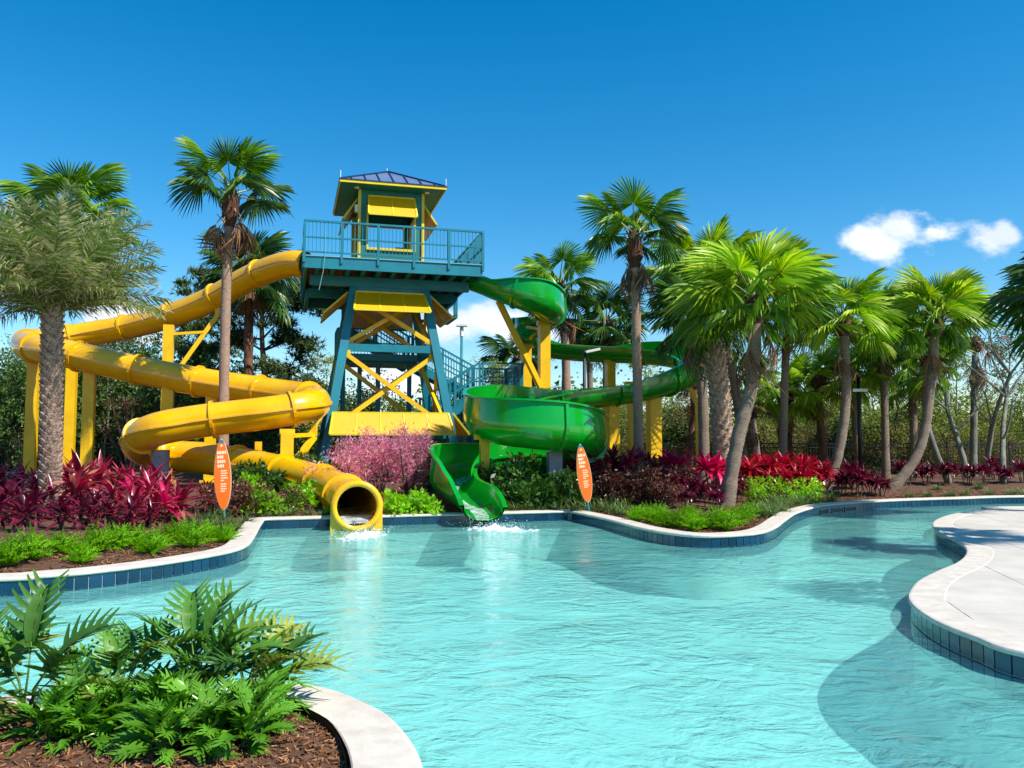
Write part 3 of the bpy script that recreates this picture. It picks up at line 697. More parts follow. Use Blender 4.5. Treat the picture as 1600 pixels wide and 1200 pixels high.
for a, b in zip(cuts[:-1], cuts[1:]):
    mb = MB(); P = YP[a:b + 1]; s_ = ys[a:b + 1]; n_ = yn[a:b + 1]
    sweep_sec(mb, P, s_, n_, [circ(r1)] * len(P)); sweep_sec(mb, P, s_, n_, [circ(r0)[::-1]] * len(P))
    sec = mb.build('tube_section', 'yellow_gelcoat', yslide, True, origin=yroot_p)
    # bolted seam along both sides and a flange ring at the joint
    for sd in (-1, 1):
        mb = MB(); sweep_sec(mb, P, s_, n_, [[(sd * (r1 - .01), -.022), (sd * (r1 + .045), -.022), (sd * (r1 + .045), .022), (sd * (r1 - .01), .022)]] * len(P))
        mb.build('seam_flange', 'yellow_gelcoat', sec, False, origin=yroot_p)
    if a:
        c = YP[a]; t_ = yt[a]; mb = MB()
        Q = np.array([c - t_ * .045, c - t_ * .04, c + t_ * .04, c + t_ * .045])
        sweep_sec(mb, Q, np.repeat(ys[a:a + 1], 4, 0), np.repeat(yn[a:a + 1], 4, 0), [circ(r1 - .01), circ(r1 + .065), circ(r1 + .065), circ(r1 - .01)])
        mb.build('joint_flange', 'yellow_gelcoat', sec, False, origin=yroot_p)
# outlet collar: broad rim with two feet standing in the pool edge
c = YP[-1]; t_ = yt[-1]; s1 = ys[-1]; n1 = yn[-1]
mb = MB(); Q = np.array([c - t_ * .22, c - t_ * .05, c + t_ * .07, c + t_ * .075, c + t_ * .0])
sweep_sec(mb, Q, np.repeat(s1[None], 5, 0), np.repeat(n1[None], 5, 0), [circ(r1 + .0), circ(r1 + .05), circ(r1 + .055), circ(r0 - .01), circ(r0 - .012)])
mb.build('outlet_rim', 'yellow_gelcoat', yslide, True, origin=yroot_p)
mb = MB()
hx_ = Vector((s1[0], s1[1], 0)).normalized(); hy_ = Vector((t_[0], t_[1], 0)).normalized()
for sd in (-1, 1):
    pr = [(sd * (r1 + .05), .0), (sd * (r1 + .055), -.62), (sd * .12, -.62), (sd * .20, -.45), (sd * .34, -.33), (sd * .42, -.12)]
    cc = Vector(c)
    f0 = [cc + hx_ * a + Vector((0, 0, b)) - hy_ * .0 for a, b in pr]; f1 = [p - hy_ * .3 for p in f0]; k = len(pr)
    fs = [tuple(range(k)), tuple(range(2 * k - 1, k - 1, -1))] + [(j, k + j, k + (j + 1) % k, (j + 1) % k) for j in range(k)]
    mb.add(f0 + f1, fs)
mb.build('outlet_foot', 'yellow_gelcoat', yslide, False, origin=yroot_p)

def post(slide, root, px, d, top, w_=.34, rot=R(15), m='yellow_paint', bot=None):
    """square steel column standing on the bank; top = (px, py) of its head"""
    T = at(px, top, d); z0 = (gz(T.x, T.y) if bot is None else bot) - .15
    M = Matrix.Rotation(rot, 4, 'Z').to_3x3()
    o = MB().box((T.x, T.y, (z0 + T.z) / 2), (w_, w_, T.z - z0), M).build('support_post', m, slide, False, origin=root)
    MB().box((T.x, T.y, z0 + .18), (w_ + .22, w_ + .22, .06), M).build('base_plate', m, o, False, origin=root)
    return o, T
def arm(slide_post, root, pts, w_=.13, m='yellow_paint', name='support_arm'):
    for a, b in zip(pts[:-1], pts[1:]): MB().bar(a, b, w_, w_).build(name, m, slide_post, False, origin=root)
def cradle(o, root, p, w_=.5, m='yellow_paint'):
    MB().box(p, (w_, .22, .16), Matrix.Rotation(R(15), 3, 'Z')).build('cradle', m, o, False, origin=root)
for (px, d, top) in ((53, 28.6, 566), (114, 31.0, 536), (141, 26.9, 573), (263, 26.3, 597), (331, 26.2, 612)):
    o, T = post(yslide, yroot_p, px, d, top); cradle(o, yroot_p, T)
# high post beside the upper run with a raking arm
o, T = post(yslide, yroot_p, 264, 29.4, 508); E = at(340, 492, 29.8)
arm(o, yroot_p, [at(282, 573, 29.4), E, E + Vector((0, 0, .35))], .15); arm(o, yroot_p, [at(268, 522, 29.4), at(318, 519, 29.6)], .1); cradle(o, yroot_p, E + Vector((0, 0, .4)), .4)
o, T = post(yslide, yroot_p, 449, 22.6, 676); cradle(o, yroot_p, T + Vector((0, 0, .02)), .4)
E = at(491, 668, 23.6); arm(o, yroot_p, [at(452, 735, 22.6), E + Vector((0, 0, -.25)), E + Vector((0, 0, .1))], .15); arm(o, yroot_p, [at(450, 681, 22.6), E + Vector((0, 0, -.2))], .11)
o, T = post(yslide, yroot_p, 404, 24.9, 690, .2)

# --- green open flume
groot_p = base(840, 775)
gslide = tag(empty('water_slide', tuple(groot_p)), 'glossy green open flume slide winding down the right side of the tower', 'water slide')
# px, py, distance, extra wall left, extra wall right (relative to the rider)
Gp = [(730, 428, 28.6, .08, .08), (752, 435, 28.2, .08, .08), (780, 446, 27.8, .08, .1), (808, 456, 27.5, .08, .34), (834, 466, 27.5, .06, .50), (853, 476, 28.0, .06, .52), (860, 486, 29.0, .06, .50), (848, 498, 30.0, .08, .34), (830, 508, 30.5, .22, .14), (820, 518, 31.4, .42, .06),
      (826, 528, 32.5, .42, .06), (850, 537, 33.2, .30, .06), (890, 543, 33.4, .12, .10), (940, 546, 33.2, .14, .10), (1000, 548, 32.6, .38, .08), (1050, 553, 31.6, .46, .06), (1082, 562, 30.2, .48, .06), (1088, 573, 28.6, .48, .06), (1064, 585, 27.4, .46, .06),
      (1025, 597, 26.6, .30, .06), (970, 606, 25.9, .10, .08), (900, 615, 25.1, .08, .14), (850, 622, 24.5, .06, .34), (800, 629, 23.8, .04, .50), (764, 638, 22.7, .04, .54), (757, 650, 21.5, .04, .54), (782, 661, 20.4, .04, .54), (836, 667, 19.9, .04, .54), (888, 672, 20.2, .04, .52),
      (916, 682, 21.2, .04, .52), (906, 696, 22.5, .04, .48), (862, 706, 23.2, .05, .36), (800, 711, 22.8, .06, .30), (742, 716, 21.7, .06, .36), (712, 727, 20.5, .06, .48), (708, 743, 19.5, .07, .50), (720, 759, 18.9, .12, .42), (738, 773, 18.35, .16, .30), (749, 785, 17.8, .12, .20), (756, 795, 17.1, .02, .08)]
GP = catmull([tuple(at(*q[:3])) + (q[3], q[4]) for q in Gp], 10); GP, gstep = resample(GP, .15)
dep = np.ones(len(GP)); dep[-22:] = np.linspace(1, .5, 22); dep[-8:] = .5
wid = np.ones(len(GP)); wid[-26:] = np.linspace(1, .80, 26)
gt, gs, gn = frames(GP)
# bank the turns a little
ang = np.zeros(len(GP))
hd = np.unwrap(np.arctan2(gt[:, 1], gt[:, 0])); curv = np.gradient(hd) / gstep
ang = np.convolve(np.clip(curv * .22, -.22, .22), np.ones(9) / 9, 'same')       # left turn leans left
gs2 = gs * np.cos(ang)[:, None] + gn * np.sin(ang)[:, None]; gn2 = gn * np.cos(ang)[:, None] - gs * np.sin(ang)[:, None]
gs, gn = gs2, gn2
GR = .50; GTK = .03; LIP = .07
def uprof(hl, hr, r=GR, n=14, dp=1.0, lip=LIP):
    hl = max(.01, hl); hr = max(.01, hr)
    inn = [(-r, hl)] + [(-r * math.cos(PI * j / n), -r * dp * math.sin(PI * j / n)) for j in range(n + 1)] + [(r, hr)]
    q = r + GTK
    outp = [(q + lip, hr), (q + lip, hr - .045), (q, hr - .05)] + [(q * math.cos(PI * j / n), -(r * dp + GTK) * math.sin(PI * j / n)) for j in range(n + 1)] + [(-q, hl - .05), (-q - lip, hl - .045), (-q - lip, hl)]
    return inn + outp
ngl = len(GP); cuts = list(range(0, ngl - 8, 15)) + [ngl - 1]
for a, b in zip(cuts[:-1], cuts[1:]):
    mb = MB(); P = GP[a:b + 1]; pf = [uprof(q[3], q[4], GR * wid[a + i_], dp=dep[a + i_] / wid[a + i_]) for i_, q in enumerate(P)]
    sweep_sec(mb, P, gs[a:b + 1], gn[a:b + 1], pf)
    k = len(pf[0]); h = (k - 6) // 2
    sec = mb.build('flume_section', 'green_gelcoat', gslide, True, origin=groot_p)
    md = sec.modifiers.new('edges', 'EDGE_SPLIT'); md.split_angle = R(40)
    if a:
        q = GP[a]; n = 14; rr = GR * wid[a] + GTK
        arc = lambda r: [(-r, q[3] - .05)] + [(-r * math.cos(PI * j / n), -r * dep[a] * math.sin(PI * j / n)) for j in range(n + 1)] + [(r, q[4] - .05)]
        prof = arc(rr - .005); prof2 = arc(rr + .055)
        mb = MB(); vs = []
        for off_ in (-.04, .04):
            for pr in (prof, prof2):
                vs += [tuple(q[:3] + gt[a] * off_ + gs[a] * x + gn[a] * y) for x, y in pr]
        m_ = len(prof); fs = []
        for j in range(m_ - 1):
            fs += [(j, j + 1, m_ + j + 1, m_ + j), (2 * m_ + j + 1, 2 * m_ + j, 3 * m_ + j, 3 * m_ + j + 1), (m_ + j, m_ + j + 1, 3 * m_ + j + 1, 3 * m_ + j)]
        mb.add(vs, fs); mb.build('joint_flange', 'green_gelcoat', sec, False, origin=groot_p)
for (px, d, top, w_) in ((822, 31.2, 540, .34), (850, 28.8, 505, .36), (953, 33.0, 562, .34), (957, 25.8, 628, .34), (987, 29.5, 600, .26), (1021, 26.6, 622, .38), (757, 20.9, 682, .22)):
    o, T = post(gslide, groot_p, px, d, top, w_); cradle(o, groot_p, T, .5)
    if px == 850:
        H = at(779, 470, 27.8); arm(o, groot_p, [at(845, 606, 28.6), H, H + Vector((0, 0, .28))], .17); cradle(o, groot_p, H + Vector((0, 0, .15)), .3)
        arm(o, groot_p, [at(848, 515, 28.8), at(808, 508, 30.8)], .1)
E = at(1066, 578, 28.4); K = at(1090, 632, 28.4); B_ = col_at(1092, 28.4)
o = MB().bar((K.x, K.y, B_.z - .1), K, .16, .16).build('support_post', 'yellow_paint', gslide, False, origin=groot_p); arm(o, groot_p, [K, E], .15)
# concrete pier under the lower coil, with a vent pipe
T = at(866, 706, 20.6); z0 = gz(T.x, T.y)
o = MB().box((T.x, T.y, (z0 - .1 + T.z) / 2), (.33, .33, T.z - z0 + .1), Matrix.Rotation(R(12), 3, 'Z')).build('concrete_pier', 'concrete', gslide, False, origin=groot_p)
MB().tube([(T.x + .10, T.y - .25, z0 - .1), (T.x + .10, T.y - .25, z0 + .42), (T.x + .10, T.y - .24, z0 + .48)], [.06, .06, .035], 12).build('vent_pipe', 'white_plastic', o, True, origin=groot_p)
T = at(251, 703, 22.9); z0 = gz(T.x, T.y)
MB().tube([(T.x, T.y, z0 - .1), (T.x, T.y, T.z)], .24, 16).build('concrete_pier', 'concrete', yslide, False, origin=yroot_p)

# ---- thin sheet of water running out of both slides
def run(P, s_, n_, levels, halves, slide, root, opaque=False):
    mb = MB(); vs = []
    for i in range(len(P)):
        for f in (-1, -.5, 0, .5, 1):
            q = P[i, :3] + s_[i] * halves[i] * f + n_[i] * levels[i]; vs.append((q[0], q[1], q[2] + .012 * mnoise.noise((q[0] * 5, q[1] * 5, f))))
    mb.add(vs, [(5 * i + j, 5 * i + j + 1, 5 * i + j + 6, 5 * i + j + 5) for i in range(len(P) - 1) for j in range(4)])
    mb.build('running_water', 'running_water', slide, True, origin=root)
k = 14; lv = np.full(k, -.19); lv[-3:] = (-.21, -.26, -.34); hv_ = np.sqrt(np.maximum(.01, .395 ** 2 - lv ** 2))
run(YP[-k:], ys[-k:], yn[-k:], lv, hv_, yslide, yroot_p)
k = 60; dd = GR * dep[-k:]; run(GP[-k:], gs[-k:], gn[-k:], -dd * .93, GR * wid[-k:] * .365, gslide, groot_p)

# ---- churned white water at both slide ends
def foam(p, a, b, rz, hgt, seed, text):
    n = 46; m = 30; vs = []; fs = []
    for i in range(n + 1):
        for j in range(m + 1):
            x = (i / n * 2 - 1); y = (j / m * 2 - 1); r = math.sqrt(x * x + y * y)
            e2 = max(0, 1 - r + .5 * mnoise.noise((x * 3, y * 3, seed)))
            z = hgt * e2 * (.5 + mnoise.noise((x * 6, y * 6, seed)) + .5 * mnoise.noise((x * 15, y * 15, seed))) - .012
            vs.append((x * a, y * b, z))
    fs = [(i * (m + 1) + j, (i + 1) * (m + 1) + j, (i + 1) * (m + 1) + j + 1, i * (m + 1) + j + 1) for i in range(n) for j in range(m)]
    mb = MB(); mb.add(vs, fs); rnd = random.Random(seed)
    for _ in range(420):
        x = rnd.gauss(0, .45) * a; y = rnd.gauss(0, .5) * b; z = abs(rnd.gauss(0, .7)) * hgt; q = rnd.uniform(.003, .009)
        mb.add([(x + q, y, z), (x - q * .6, y + q * .8, z), (x - q * .6, y - q * .8, z), (x, y, z + q * 1.4), (x, y, z - q)], [(0, 1, 3), (1, 2, 3), (2, 0, 3), (1, 0, 4), (2, 1, 4), (0, 2, 4)])
    o = mb.build('splash', 'foam', None, True); o.location = p; o.rotation_euler = (0, 0, rz); tag(o, text, 'splash', kind='stuff')
foam(tuple(on(567, 838)), .50, .95, R(-6), .11, 3, 'white water gushing from the mouth of the yellow tube')
foam(tuple(on(778, 828)), .85, .48, R(-30), .13, 8, 'white water churning at the end of the green flume')

# ================================================================== PALMS
def fan_mesh(seed, Rf=.95, nseg=34, arc=R(250), Lp=.95, droop=.5, cup=.35, m='fan_leaf', fold=.05, closed=1.0):
    """one fan-shaped frond along +X: stalk, then pleated segments that split and droop towards their tips"""
    rnd = random.Random(seed); mb = MB(); hub = Vector((Lp, 0, -.08 * Lp))
    ts = (.04, .32, .58, .8, 1.0); da = arc / nseg
    for i in range(nseg):
        a = (-arc / 2 + da * (i + .5)) * closed; ca, sa = math.cos(a), math.sin(a)
        ln = Rf * (.74 + .26 * math.cos(a * .62)) * (rnd.uniform(.9, 1.06) if closed == 1 else rnd.uniform(.45, 1.15)); dr = droop * rnd.uniform(.6, 1.7); tw = rnd.uniform(-.12, .12)
        vs = []
        for t in ts:
            r = t * ln; hwid = math.tan(da / 2 * closed * 1.03) * r * (1 if t < .4 else .80) if t < .6 else math.tan(da / 2 * closed) * .44 * ln * max(0, (1 - t) / .42) ** .8
            z = -dr * ln * max(0, t - .3) ** 2 - cup * r * sa * sa - .12 * r * r / Rf + tw * r * max(0, t - .5)
            for s_, zz in ((-1, -fold * t), (0, fold * t), (1, -fold * t)):
                if t == 1.0 and s_ != 0: continue
                vs.append(hub + Vector((ca * r - sa * s_ * hwid, sa * r + ca * s_ * hwid, z + zz * (1 if t < .9 else 0))))
        fs = []
        for k in range(3):
            o = k * 3; fs += [(o, o + 3, o + 4, o + 1), (o + 1, o + 4, o + 5, o + 2)]
        fs += [(9, 12, 10), (10, 12, 11)]
        mb.add(vs, fs)
    me = mb.mesh('frond', m)
    # stalk
    sk = MB(); pts = [Vector((Lp * t, 0, -.08 * Lp * t * t)) for t in (0, .5, 1)] + [hub + Vector((.28 * Rf, 0, -.03))]
    sk.tube(pts, [.032, .02, .016, .005], 5, False)
    return me, sk.mesh('stalk', 'petiole' if m != 'fan_leaf_dead' else 'bark_pink')
def feather_mesh(seed, Lr=2.3, n=74, curve=.9, m='date_leaf', ll=.46):
    rnd = random.Random(seed); mb = MB(); rach = []
    for k in range(15):
        t = k / 14; a = curve * t ** 1.4; rach.append((t, a))
    pts = [Vector((0, 0, 0))]
    for k in range(1, 15):
        a = curve * ((k - .5) / 14) ** 1.5; pts.append(pts[-1] + Vector((math.cos(a), 0, -math.sin(a))) * (Lr / 14))
    for i in range(n):
        t = .14 + .86 * i / (n - 1); f = t * 14; k = min(13, int(f)); p = pts[k].lerp(pts[k + 1], f - k); tg = (pts[k + 1] - pts[k]).normalized()
        up = Vector((0, 1, 0)).cross(tg) * -1
        ln = ll * (.45 + .75 * math.sin(PI * min(1, t * .9 + .12))) * rnd.uniform(.8, 1.1)
        for sd in (-1, 1):
            v = rnd.uniform(-.5, .95); d = (tg * rnd.uniform(.4, 1.05) + Vector((0, sd, 0)) * .85 + up * v).normalized()
            w_ = Vector((0, 0, 1)).cross(d); w_ = (w_ + up * .4 * rnd.uniform(-1, 1)).normalized() * .0145
            q = p + d * ln * .55 - Vector((0, 0, .03 * ln)); e = p + d * ln - Vector((0, 0, .28 * ln * rnd.uniform(.3, 1.5)))
            mb.add([p + w_ * .5, p - w_ * .5, q - w_, q + w_, e], [(0, 1, 2, 3), (3, 2, 4)])
    me = mb.mesh('frond', m); sk = MB(); sk.tube(pts, [.03 - .027 * k / 14 for k in range(15)], 5, False)
    return me, sk.mesh('stalk', 'petiole')
FAN = [fan_mesh(s, droop=.35 + .12 * s, cup=.18 + .08 * s) for s in range(4)]
FANB = [fan_mesh(s + 10, Rf=1.05, nseg=40, droop=.3 + .12 * s, cup=.12 + .08 * s, m='fan_leaf_bright') for s in range(4)]
FAND = [fan_mesh(s + 20, droop=.4 + .1 * s, m='fan_leaf_dark') for s in range(3)]
DEAD = [fan_mesh(s + 30, Rf=.9, nseg=18, droop=.9, cup=.5, m='fan_leaf_dead', closed=.26 + .1 * s, Lp=.8, fold=.02) for s in range(3)]
FEA = [feather_mesh(s, curve=.15 + .22 * s) for s in range(4)]
FEAD = [feather_mesh(s + 9, curve=.5 + .3 * s, m='date_leaf_dark') for s in range(3)]

def frond(root, top, kind, az, el, sc, roll=0.0):
    me, sk = kind; M = Matrix.Translation(top) @ Matrix.Rotation(az, 4, 'Z') @ Matrix.Rotation(-el, 4, 'Y') @ Matrix.Rotation(roll, 4, 'X') @ Matrix.Scale(sc, 4)
    f = ob('frond', me, root, M); ob('stalk', sk, f)
def palm(name, label, tpts, rad, kinds, nf, sc, dead=0, deadk=DEAD, seed=1, bark='bark_grey', fibre=1.0, boots=False, els=(80, -35), group='palms in the planting', stubs=True, dead_el=(-84, -58)):
    rnd = random.Random(seed); b = Vector(tpts[0]); root = tag(empty(name, tuple(b)), label, 'palm tree', group)
    P = [Vector(p) - b for p in tpts]; P[0].z -= .15
    C = catmull([tuple(p) for p in P], 8); n = len(C); ln = (Vector(C[-1]) - Vector(C[0])).length
    rr = []
    for i in range(n):
        t = i / (n - 1); r = rad * (1.28 - .28 * min(1, t * 6)) * (1 - .14 * t) if not boots else rad * (1.1 - .1 * t)
        rr.append(r * (1 + .05 * math.sin(i * 2.3 + seed)))
    # closely spaced rings give the trunk its leaf-scar ridges
    C2, _ = resample(np.concatenate([C, np.array(rr)[:, None]], 1), .06 if not boots else .12)
    rads = [q[3] * (1 + (.035 if k % 2 else -.02)) for k, q in enumerate(C2)]
    tr = MB().tube([q[:3] for q in C2], rads, 14).build('trunk', 'bark_boot' if boots else bark, root, True)
    top = Vector(C[-1])
    if boots:          # diamond pattern of old leaf bases
        bt_ = MB(); k = 0; H = top.z; step = .042
        zc = .05
        while zc < H - .05:
            f = zc / H; i = min(n - 2, int(f * (n - 1))); c = Vector(C[i]).lerp(Vector(C[i + 1]), f * (n - 1) - i); a = k * 2.39996; r = rad * 1.04
            o = Vector((math.cos(a), math.sin(a), 0)); s_ = Vector((-math.sin(a), math.cos(a), 0)); h_ = .085
            q = c + o * r; tip = q + o * .07 + Vector((0, 0, .07))
            bt_.add([q - s_ * .085 - Vector((0, 0, .0)), q - Vector((0, 0, .11)), q + s_ * .085, tip - s_ * .035, tip + s_ * .035, q + Vector((0, 0, .08))], [(0, 1, 3), (1, 4, 3), (1, 2, 4), (0, 3, 5), (3, 4, 5), (4, 2, 5)])
            zc += step * (H / 3.8) * .34; k += 1
        tag(bt_.build('leaf_bases', 'bark_boot', root), kind='stuff')
    else:
        fb = MB(); L_ = .55 * sc * fibre; dirn = (Vector(C[-1]) - Vector(C[-5])).normalized()
        fb.tube([top - dirn * L_, top - dirn * L_ * .7, top - dirn * L_ * .3, top + dirn * .1], [rad * .95, rad * 1.5, rad * 1.7, rad * .7], 12)
        for k in range(26):   # stubs of cut stalks
            a = k * 2.39996; t = k / 26; o = Vector((math.cos(a), math.sin(a), 0)); q = top - dirn * L_ * (1 - t * .95) + o * rad * 1.25
            fb.bar(q, q + o * rad * rnd.uniform(.5, 1.1) + Vector((0, 0, rad * rnd.uniform(.6, 1.8))), .05, .02)
        fb.build('crown_shaft', 'bark_fibre', root)
    for k in range(nf):
        t = (k + .5) / nf; az = k * 2.39996 + rnd.uniform(-.25, .25); el = R(els[0] + (els[1] - els[0]) * t ** .85 + rnd.uniform(-9, 9))
        kd = kinds[min(len(kinds) - 1, max(0, int(t * len(kinds) + rnd.uniform(-.8, .8))))]
        frond(root, top + Vector((0, 0, rnd.uniform(-.05, .12) - .22 * t)), kd, az, el, sc * rnd.uniform(.84, 1.1) * (.82 if t < .12 else 1), rnd.uniform(-.5, .5))
    for k in range(dead):
        az = k * 2.39996 + 1 + rnd.uniform(-.4, .4); frond(root, top - Vector((0, 0, .25 + rnd.uniform(0, .3))), deadk[k % len(deadk)], az, R(rnd.uniform(*dead_el)), sc * rnd.uniform(.75, 1.05), rnd.uniform(-.6, .6))
    return root
def trunk(d, *pp, b=None):
    """trunk points at distance d through pixels pp (top last); the foot is put on the ground"""
    T = [at(x, y, d) for x, y in pp]
    if b is None: T[0].z = gz(T[0].x, T[0].y)
    else: T[0].z = b
    return T
palm('date_palm', 'silvery date palm with a diamond-patterned trunk in the red plants at left', trunk(16.2, (78, 806), (80, 650), (82, 478)), .15, FEA, 84, .98, seed=3, boots=True, els=(86, 20), group='date palms')
palm('fan_palm', 'dark green fan palm whose crown shows above the silvery date palm', trunk(21, (82, 760), (84, 600), (92, 470), (112, 330)), .13, FAN + FAND, 22, .95, dead=3, seed=4, group='fan palms left of the tower')
palm('fan_palm', 'tall pinkish fan palm with tattered crown between the yellow tube loops', trunk(24.6, (349, 735), (350, 600), (355, 410), (362, 296)), .155, FAN + FAND, 14, 1.05, dead=10, seed=5, bark='bark_pink', fibre=2.0, els=(80, -4), dead_el=(-80, -45), group='fan palms left of the tower')
palm('fan_palm', 'brown fan palm behind the yellow tube, partly hidden by the tallest palm', trunk(34, (386, 730), (388, 560), (390, 425)), .2, FAND, 22, 1.25, dead=7, seed=6, bark='bark_pine', group='fan palms left of the tower')
palm('fan_palm', 'slim fan palm behind the first bend of the green flume', trunk(36, (884, 720), (884, 560), (874, 445)), .2, FAN + FAND, 18, 1.2, dead=8, seed=7, bark='bark_pink', fibre=1.4, group='fan palms behind the green flume')
palm('fan_palm', 'short dark fan palm crown just above the long green flume run', trunk(40, (948, 725), (948, 600), (948, 500)), .2, FAND, 20, 1.25, dead=3, seed=8, group='fan palms behind the green flume')
palm('fan_palm', 'low hazy fan palm between the staircase and the green flume posts', trunk(44, (806, 725), (808, 640), (808, 560)), .2, FAND, 18, 1.2, dead=6, seed=9, group='fan palms behind the green flume')
palm('fan_palm', 'small far fan palm peeking over the green flume left of the tall palm', trunk(46, (925, 725), (922, 600), (920, 525)), .18, FAND, 16, .95, dead=2, seed=10, group='fan palms behind the green flume')
palm('fan_palm', 'tall slender fan palm with brown dead fronds right of the green flume', trunk(23.4, (999, 735), (996, 600), (993, 440), (990, 362)), .14, FAN + FAND, 14, .92, dead=9, seed=11, bark='bark_pink', fibre=2.1, els=(84, -12), group='fan palms right of the slides')
palm('fan_palm', 'dark slim fan palm trunk beside the bent yellow support', trunk(24.5, (1100, 740), (1098, 620), (1088, 480)), .165, FAND, 15, .95, dead=5, seed=12, bark='bark_grey', group='fan palms right of the slides')
palm('date_palm', 'thick-trunked date palm left of the big leaning fan palm', trunk(22.2, (1134, 745), (1126, 640), (1112, 500)), .225, FEAD, 34, .75, seed=13, boots=True, els=(80, -30), group='date palms')
palm('fan_palm', 'big leaning fan palm with the largest bright green crown near the pool', trunk(19.6, (1133, 787), (1152, 690), (1176, 590), (1181, 468)), .165, FANB + FAN[:2], 25, 1.06, els=(84, -14), dead=4, seed=14, bark='bark_grey', fibre=1.0, group='fan palms right of the slides')
palm('fan_palm', 'bright fan palm whose grey trunk bends left at the foot', trunk(24.5, (1287, 772), (1309, 712), (1322, 620), (1318, 500)), .15, FANB, 22, .9, els=(84, -12), dead=3, seed=15, bark='bark_grey', group='fan palms right of the slides')
palm('fan_palm', 'bright fan palm with strongly curved trunk rightmost along the far bank', trunk(25.0, (1388, 772), (1432, 712), (1450, 640), (1462, 498)), .155, FANB + FAN[1:3], 26, .98, els=(84, -12), dead=3, seed=16, bark='bark_grey', group='fan palms right of the slides')
palm('fan_palm', 'fan palm crown filling the gap behind the big leaning palm', trunk(27, (1165, 735), (1148, 600), (1104, 425)), .16, FANB + FAN, 21, 1.2, dead=4, seed=17, group='fan palms right of the slides')
palm('fan_palm', 'bright fan palm crown between the big leaning palm and the first bent trunk', trunk(26, (1222, 742), (1226, 600), (1232, 470)), .13, FANB + FAN, 20, .95, dead=3, seed=28, bark='bark_grey', group='fan palms right of the slides')
palm('fan_palm', 'bright fan palm crown between the two bent trunks', trunk(29, (1384, 738), (1382, 620), (1378, 520)), .13, FANB + FAN, 18, .95, dead=4, seed=29, bark='bark_grey', group='fan palms right of the slides')
palm('fan_palm', 'short fan palm with a pale hanging skirt right of the leaning palm', trunk(31, (1234, 735), (1230, 690), (1226, 612)), .2, FANB, 14, .9, dead=12, seed=18, bark='bark_fibre', group='small fan palms in the thicket')
palm('fan_palm', 'thin reddish fan palm between the two bent trunks and skirted palm', trunk(30, (1294, 740), (1284, 680), (1278, 590)), .14, FANB, 14, .75, dead=7, seed=19, bark='bark_pine', group='small fan palms in the thicket')
palm('fan_palm', 'low fan palm seen just right of the first bent trunk', trunk(30, (1345, 742), (1338, 680), (1332, 578)), .14, FANB, 17, .85, dead=3, seed=20, group='small fan palms in the thicket')
palm('fan_palm', 'low fan palm seen just left of the second bent trunk', trunk(32, (1428, 735), (1428, 680), (1424, 580)), .15, FANB + FAN, 18, .9, dead=4, seed=21, group='small fan palms in the thicket')
palm('fan_palm', 'white-stemmed fan palm leaning left behind the second bent trunk', trunk(27, (1486, 745), (1460, 700), (1446, 640), (1448, 560)), .1, FAN, 12, .7, dead=5, seed=22, bark='bark_silver', group='small fan palms in the thicket')
palm('fan_palm', 'brown withered fan palm among bare trees at far right', trunk(31, (1520, 735), (1522, 640), (1524, 530)), .13, DEAD, 10, .9, dead=10, seed=23, bark='bark_silver', group='small fan palms in the thicket')
palm('fan_palm', 'thin fan palm with two-tone stem right of the leaning trunk', trunk(29, (1190, 745), (1180, 680), (1168, 590)), .1, FAN, 12, .7, dead=5, seed=24, bark='bark_grey', group='small fan palms in the thicket')
palm('fan_palm', 'pale thin fan palm stem nearest the leaning trunk on its right', trunk(27, (1184, 750), (1178, 700), (1172, 640)), .1, DEAD, 8, .6, dead=6, seed=25, bark='bark_grey', group='small fan palms in the thicket')
palm('fan_palm', 'reddish fan palm stem left of the dark trunk behind the bent support', trunk(31, (1076, 730), (1082, 650), (1086, 590)), .12, DEAD, 9, .8, dead=9, seed=26, bark='bark_pine', group='small fan palms in the thicket')
palm('fan_palm', 'dark fan palm whose frond tips enter at the right picture edge', [(12.6, 18, .2), (12.6, 18, 3), (12.55, 18, 5.1)], .2, FAND, 30, 1.05, dead=2, seed=27, group='palms on the pool deck')
# a palm on the deck to the right, out of the picture: its shadow lies on the water and the paving
x, y, h = 10.9, 11.6, 5.6
palm('fan_palm', 'fan palm on the deck just outside the right picture edge', [(x, y, .2), (x + .35, y + .1, h * .5), (x + .05, y + .05, h)], .1, FAN, 20, .8, dead=2, seed=40, els=(80, -10), group='palms on the pool deck')

